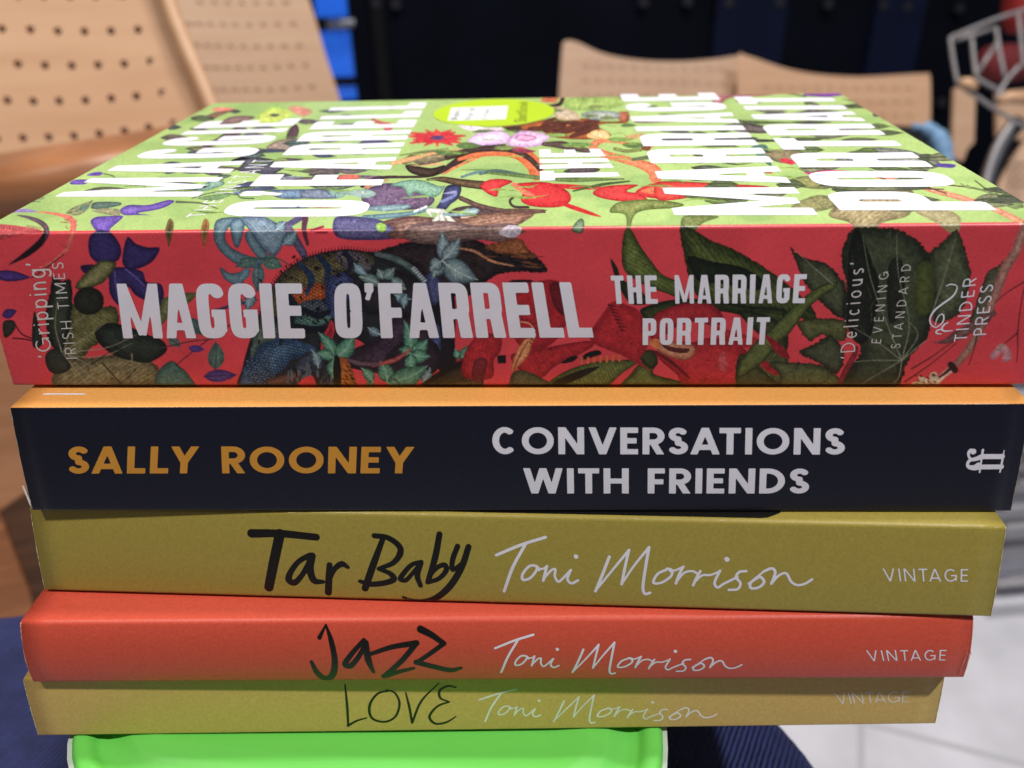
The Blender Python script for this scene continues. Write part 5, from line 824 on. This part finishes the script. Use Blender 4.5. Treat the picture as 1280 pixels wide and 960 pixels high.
B0.decal('label_panel', tq(zs(222, 275, 770, 260, 792, 133, 258, 152)), [np.array([[0, 1, 2, 3]])], m_sblk, .00013, parent=sk)
def stk(text, a, b, c, d, **kw): return B0.line(text, zs(*a)[0], zs(*c)[0], zs(*b)[0], zs(*d)[0], None, '', face='top', make=False, res=26, **kw)
B0.decal('label_lettering', *join([stk("Women's", (245, 266), (318, 264), (280, 160), (352, 158), t=.17), stk('Prize for', (378, 262), (450, 260), (412, 158), (486, 156), t=.17), stk('Fiction', (530, 256), (600, 254), (556, 172), (622, 170), t=.17)]), m_sgry, .00017, parent=sk)
B0.decal('sticker_lettering', *stk('Shortlisted', (845, 285), (968, 282), (888, 104), (978, 100), t=.15), m_stxt, .00014, parent=sk)
# ------------------------------------------------------------------ background furniture
def wood(name, c, c2, sc=7): return mat(name, c, .42, .1, sc, bump=.06, bscale=500, col2=c2, stretch=(1, 1, 9))
m_ply = wood('beech_plywood', (196, 154, 120), (206, 166, 132)); m_ply2 = wood('beech_plywood_far', (190, 154, 126), (200, 166, 138)); m_brown = wood('brown_wood', (168, 112, 74), (132, 84, 54), 12); m_side = wood('side_wood', (190, 138, 102), (174, 122, 86), 10); m_shadewood = wood('shade_wood', (92, 62, 44), (70, 46, 34), 14)
def panel(name, outline, holes, depth_px, depth, nrm, m, parent, thick=.011, hr=.0035, cell=.0022, bend=0., backing=None, smooth=True):
    """curved plywood sheet with drilled holes; outline and holes read from the photograph onto a plane in the room"""
    n = np.array(nrm, float); n /= np.linalg.norm(n); p0 = at_depth(*depth_px, depth); ex = np.cross([0, 0, 1.], n); ex /= np.linalg.norm(ex); ey = np.cross(n, ex)
    def to2(p): v = on_plane(p[0], p[1], p0, n)-p0; return np.array([v@ex, v@ey])
    o = np.array([to2(p) for p in (catmull(outline, True, 4) if smooth else outline)]); H = np.array([to2(p) for p in holes]).reshape(-1, 2)
    xs = np.arange(o[:, 0].min()-2*cell, o[:, 0].max()+3*cell, cell); ys = np.arange(o[:, 1].min()-2*cell, o[:, 1].max()+3*cell, cell); X, Y = np.meshgrid(xs, ys); D = poly_sd(X, Y, o)
    for h in H: D = np.maximum(D, hr-np.hypot(X-h[0], Y-h[1]))
    Q, F = fill(xs, ys, D, merge=False); xm = o[:, 0].mean(); hw = np.ptp(o[:, 0])/2
    def lift(Q, off): return p0+Q[:, :1]*ex+Q[:, 1:]*ey+n*(off-bend*(1-((Q[:, :1]-xm)/hw)**2))
    ob = slab(name, lift(Q, 0), lift(Q, -thick), F, m, parent, smooth=False)
    if backing:
        Qb, Fb = fill(xs, ys, poly_sd(X, Y, o)+.004, merge=False); slab('backing', lift(Qb, -thick-.0002), lift(Qb, -thick-.006), Fb, backing, parent)
    return ob
def legs(parent, c, wx, dy, h, m):
    for sx in (-1, 1):
        for sy in (-1, 1): mesh_obj('leg', *tube([([(c[0]+sx*wx, c[1]+sy*dy, 0), (c[0]+sx*wx, c[1]+sy*dy, h)], .012)]), m, parent)
m_leg = mat('chair_leg_steel', (150, 150, 155), .3, .05, 40, metal=.9)
# nearest perforated chair, left
z = Zm(0, 0, 5.333)
h1 = z(-20+0, 172, 165, 173, 346, 180, 525, 180, 705, 177, 890, 170, 85, 408, 262, 414, 440, 413, 617, 408, 795, 400, 975, 387, 18, 655, 186, 658, 356, 654, 532, 647, 706, 634, 878, 620, 1055, 600, 120, 908, 288, 900, 455, 890, 625, 873, 796, 855, 962, 832, 1133, 806, -95, 405, -160, 650, -50, 915, -200, 170, 250, -60, 425, -60, 600, -62, 780, -65, 80, -58)
c1 = thing('chair', (-.6, .6, 0), 'large perforated plywood chair back at the far left, nearest behind the books', 'chair', 'perforated wooden chairs')
panel('backrest', [(-120, -70), (60, -78), (170, -72), (196, -30), (213, 18), (232, 65), (254, 115), (275, 170), (262, 205), (150, 204), (60, 212), (-30, 216), (-130, 216)], h1, (120, 90), .72, (.12, -1, .42), m_ply, c1, bend=.012, hr=.0036, cell=.0016)
n_ = np.array([.12, -1, .42])/np.linalg.norm([.12, -1, .42]); p0_ = at_depth(120, 90, .72)
mesh_obj('edge_band', *tube([([on_plane(x, y, p0_, n_)-n_*.002 for x, y in catmull([(180, -80), (199, -30), (215, 18), (234, 65), (256, 115), (276, 170), (270, 200)], False, 5)], .0072)], 12), m_ply, c1, True)
a_, b_2 = at_depth(-90, 246, .665), at_depth(245, 190, .70)
def rail(name, a, b, ry, rz, m, parent, k=16):
    a, b = np.array(a), np.array(b); d = (b-a)/np.linalg.norm(b-a); nx = np.cross([0, 0, 1.], d); nx /= np.linalg.norm(nx); t = np.linspace(0, 2*np.pi, k+1)[:-1]; c, s_ = np.cos(t), np.sin(t)
    prof = nx*(np.sign(c)*np.abs(c)**.6*ry)[:, None]+np.array([0, 0, 1.])*(np.sign(s_)*np.abs(s_)**.6*rz)[:, None]; V = np.concatenate([a+prof, b+prof]); i = np.arange(k); j = (i+1) % k
    return mesh_obj(name, V, [np.stack([i, j, j+k, i+k], -1), np.array([i[::-1]]), np.array([i+k])], m, parent, True)
rail('seat', a_, b_2, .045, .021, m_brown, c1)
panel('side_panel', [(-130, 262), (120, 262), (120, 780), (-130, 780)], [], (20, 480), .74, (.25, -1, .3), m_side, c1, smooth=False, cell=.006)
panel('brace', [(-40, 590), (0, 648), (37, 745), (48, 790), (-50, 790)], [], (10, 700), .69, (.25, -1, .3), m_brown, c1, smooth=False, cell=.003)
panel('shade_board', [(-2, 640), (30, 618), (60, 600), (150, 600), (150, 790), (30, 790)], [], (60, 690), .70, (.25, -1, .3), m_shadewood, c1, smooth=False, cell=.003)  # added dark board, stands in for the shading at the lower left
legs(c1, at_depth(60, 150, .8)*np.array([1, 1, 0]), .16, .05, .55, m_leg)
# second perforated chair, behind it
z = Zm(220, 0, 5.333); h2 = []
for y, dx, xs_ in ((22, 0, (150, 245, 330, 425, 520, 615, 720)), (168, 0, (80, 145, 215, 300, 380, 473, 568, 665, 770)), (312, 0, (130, 200, 270, 352, 435, 525, 615, 710, 810)), (458, 0, (190, 255, 325, 403, 480, 568, 660, 755, 852)), (605, 0, (240, 305, 378, 450, 527, 615, 705, 797, 895))):
    for k, x in enumerate(xs_): h2 += z(x, y-(max(0, k-len(xs_)+4)*(6 if y > 400 else 2)))
c2 = thing('chair', (-.4, 1.3, 0), 'perforated plywood chair back half hidden behind the nearest chair', 'chair', 'perforated wooden chairs')
panel('backrest', [(190, -50), (300, -60), (362, -50), (386, 2), (405, 65), (426, 130), (440, 185), (330, 190), (210, 185)], h2, (330, 60), 1.35, (.05, -1, .35), m_ply2, c2, bend=.014, hr=.0062, cell=.0028, thick=.0028, backing=m_ply2)
p_ = at_depth(330, 170, 1.35); sv = mesh_obj('seat', *box_vf((p_[0], p_[1]+.2, p_[2]-.05), (.19, 0, 0), (0, .2, 0), (0, 0, .01)), m_ply2, c2); bevel(sv, .008); legs(c2, (p_[0], p_[1]+.2), .16, .16, p_[2]-.062, m_leg)
# pair of low chair backs in the middle distance
c3 = thing('chair', (.35, 1.85, 0), 'pale curved chair back left of the pair standing behind the top book', 'chair', 'curved chair backs in the middle distance')
dep3 = 1.75
h3 = [(732+k*15.5, y+k*.35) for y in (86, 104, 122) for k in range(12)]
panel('backrest', [(703, 62), (707, 51), (722, 52), (755, 66), (800, 74), (850, 76), (895, 73), (920, 70), (926, 75), (928, 150), (926, 215), (810, 222), (700, 215), (698, 140)], h3, (810, 110), dep3, (.08, -1, .30), m_ply2, c3, bend=.01, hr=.0085, cell=.004, thick=.0024, backing=m_ply2)
c4 = thing('chair', (.7, 1.85, 0), 'pale curved chair back right of the pair, beside the blue bag', 'chair', 'curved chair backs in the middle distance')
h4 = [(958+k*16.2, y-2+k*.2) for y in (114, 131, 148, 165) for k in range(12)]
panel('backrest', [(923, 72), (932, 69), (950, 74), (985, 85), (1025, 92), (1075, 95), (1125, 93), (1155, 92), (1163, 97), (1163, 160), (1158, 220), (1040, 226), (922, 215), (922, 150)], h4, (1045, 130), dep3-.03, (-.02, -1, .30), m_ply, c4, bend=.01, hr=.0085, cell=.004, thick=.0024, backing=m_ply)
for c_, px in ((c3, 815), (c4, 1045)):
    p_ = at_depth(px, 190, dep3); sv = mesh_obj('seat', *box_vf((p_[0], p_[1]+.22, p_[2]-.08), (.2, 0, 0), (0, .2, 0), (0, 0, .01)), m_ply2, c_); bevel(sv, .008); legs(c_, (p_[0], p_[1]+.22), .15, .15, p_[2]-.092, m_leg)
# rucksack between chairs and trolley
m_bagk = mat('black_nylon', (14, 15, 20), .6, .3, 40); m_bagb = mat('pale_blue_nylon', (112, 150, 186), .6, .1, 40)
bg_ = thing('rucksack', tuple(at_depth(1140, 240, 1.2)*np.array([1, 1, 0])), 'black bag with a rounded pale blue rim, between the chair pair and the wire trolley', 'bag')
def blob(name, c, rx, ry, rz, m, parent, seed=1, k=26):
    u_, v_ = np.meshgrid(np.linspace(0, 2*np.pi, k, endpoint=False), np.linspace(-np.pi/2, np.pi/2, k//2)); e = .75; f = lambda q: np.sign(q)*np.abs(q)**e
    V = np.stack([f(np.cos(v_))*f(np.cos(u_))*rx, f(np.cos(v_))*f(np.sin(u_))*ry, f(np.sin(v_))*rz], -1); V *= (1+.1*(vnoise(V[..., 0]*9+3, V[..., 2]*9+V[..., 1]*7, .5, seed)-.5))[..., None]; V = V+np.array(c)
    nv, nu = V.shape[:2]; i, j = np.meshgrid(np.arange(nv-1), np.arange(nu), indexing='ij'); a = (i*nu+j).ravel(); b = (i*nu+(j+1) % nu).ravel(); return mesh_obj(name, V.reshape(-1, 3), [np.stack([a, b, b+nu, a+nu], -1)], m, parent, True)
pc = at_depth(1118, 222, 1.22); blob('body', pc, .066, .06, .07, m_bagk, bg_, 3)
mesh_obj('rim', *tube([(catmull([at_depth(*q, 1.15) for q in ((1140, 158), (1156, 160), (1171, 170), (1180, 192), (1184, 222), (1185, 270))], False, 6), np.array([.004, .010, .013, .011, .009, .008])[np.minimum(5, np.arange(31)//6)])], 12), m_bagb, bg_, True)
# wire trolley on the right
m_wire = mat('trolley_wire', (140, 136, 138), .45, .15, 40, metal=.3); m_wired = mat('trolley_tube', (58, 58, 64), .4, .15, 40, metal=.4)
tr = thing('wire_trolley', tuple(at_depth(1260, 150, 1.2)*np.array([1, 1, 0])), 'grey metal wire basket trolley cut off by the right picture edge', 'trolley')
z = Zm(1160, 0, 3.43); dq = 1.2
def bars(lst, r, d=dq): return join([tube([(np.array([at_depth(*q, d) for q in (catmull(z(*p), False, 6) if len(p) > 4 else z(*p))]), r)]) for p in lst])
mesh_obj('basket', *bars([(95, 162, 200, 118, 300, 78, 420, 40, 560, -10), (118, 172, 290, 118), (95, 160, 108, 260, 128, 365), (125, 360, 210, 415, 290, 470, 420, 545, 560, 620), (188, 165, 196, 250, 206, 330), (292, 118, 306, 220, 330, 335), (296, 185, 208, 318), (388, 60, 398, 160, 412, 290), (395, 280, 330, 355, 288, 445), (205, 335, 300, 385, 420, 440), (480, 30, 500, 300)], .003), m_wire, tr, True)
mesh_obj('frame_tube', *bars([(390, 520, 335, 590, 290, 680, 262, 770, 235, 900, 225, 1200)], .012, 1.22), m_wired, tr, True); mesh_obj('frame_rail', *bars([(360, 530, 300, 620, 262, 720, 238, 830)], .005, 1.17), m_wire, tr, True)
g0 = at_depth(1235, 330, 1.25); mesh_obj('caster_frame', *tube([([(g0[0], g0[1], .03), (g0[0], g0[1], g0[2])], .012), ([(g0[0], g0[1]-.1, .03), (g0[0], g0[1]+.3, .03)], .012)]), m_wired, tr)
mesh_obj('wooden_handle', *tube([([at_depth(*q, 1.19) for q in z(138, 352, 172, 358, 205, 380)], [.006, .009, .006])]), m_ply, tr, True)
mesh_obj('wooden_handle', *tube([([at_depth(*q, 1.19) for q in z(305, 432, 350, 415, 430, 425)], [.006, .009, .008])]), m_ply, tr, True)
m_red = mat('red_fabric', (150, 34, 34), .75, .2, 30)
rb = thing('red_bag', tuple(at_depth(1270, 60, 1.6)*np.array([1, 1, 0])), 'red cloth bag behind the wire basket, at the top right corner', 'bag')
blob('body', at_depth(1258, 78, 1.62), .055, .04, .035, mat('dark_red_fabric', (104, 24, 30), .8, .2, 30), rb, 5); blob('flap', at_depth(1284, -16, 1.66), .036, .04, .09, m_red, rb, 8)
c5 = thing('chair', tuple(at_depth(1260, 200, 1.55)*np.array([1, 1, 0])), 'wooden chair seen through the wire trolley at the right edge', 'chair')
panel('back_post', z(116, 370, 205, 395, 198, 610, 168, 640, 150, 695, 105, 665), [], (1200, 150), 1.5, (0, -1, .3), m_ply2, c5, smooth=False, cell=.005)
panel('back_post', z(298, 395, 430, 380, 430, 600, 300, 590), [], (1260, 140), 1.5, (0, -1, .3), m_ply2, c5, smooth=False, cell=.005)
panel('seat', z(300, 800, 350, 700, 440, 570, 560, 560, 560, 950, 330, 950, 285, 900), [(1262+k*9, 205+j*9) for k in range(4) for j in range(4)], (1270, 220), 1.35, (-.1, -1, .5), m_ply2, c5, smooth=False, cell=.003, hr=.003, backing=m_ply2)
p_ = at_depth(1290, 250, 1.4); legs(c5, (p_[0], p_[1]+.1), .13, .1, p_[2]-.05, m_leg)
# slatted grey metal rack low on the right
m_slat = mat('grey_slat', (150, 150, 158), .35, .1, 20, metal=.4)
rk = thing('metal_rack', tuple(on_z(1275, 600, 0)), 'low grey metal rack of horizontal slats on the pale floor, right of the books', 'rack')
for k in range(9):
    y = 476+k*27; m0 = on_z(1236, y, .22-.012*k); L_ = .5
    sl = mesh_obj('slat', *box_vf((m0[0]+L_/2, m0[1], m0[2]), (L_/2, .02, 0), (0, .012, 0), (0, 0, .006+.004*(k % 3))), m_slat, rk)
e0, e1 = on_z(1236, 476, .2), on_z(1236, 476+8*27, .1)
for dx in (.02, .48): mesh_obj('side_frame', *tube([([(e0[0]+dx, e0[1], .005), (e0[0]+dx, e0[1], .2), (e1[0]+dx, e1[1], .1), (e1[0]+dx, e1[1], .005)], .008)]), m_slat, rk)
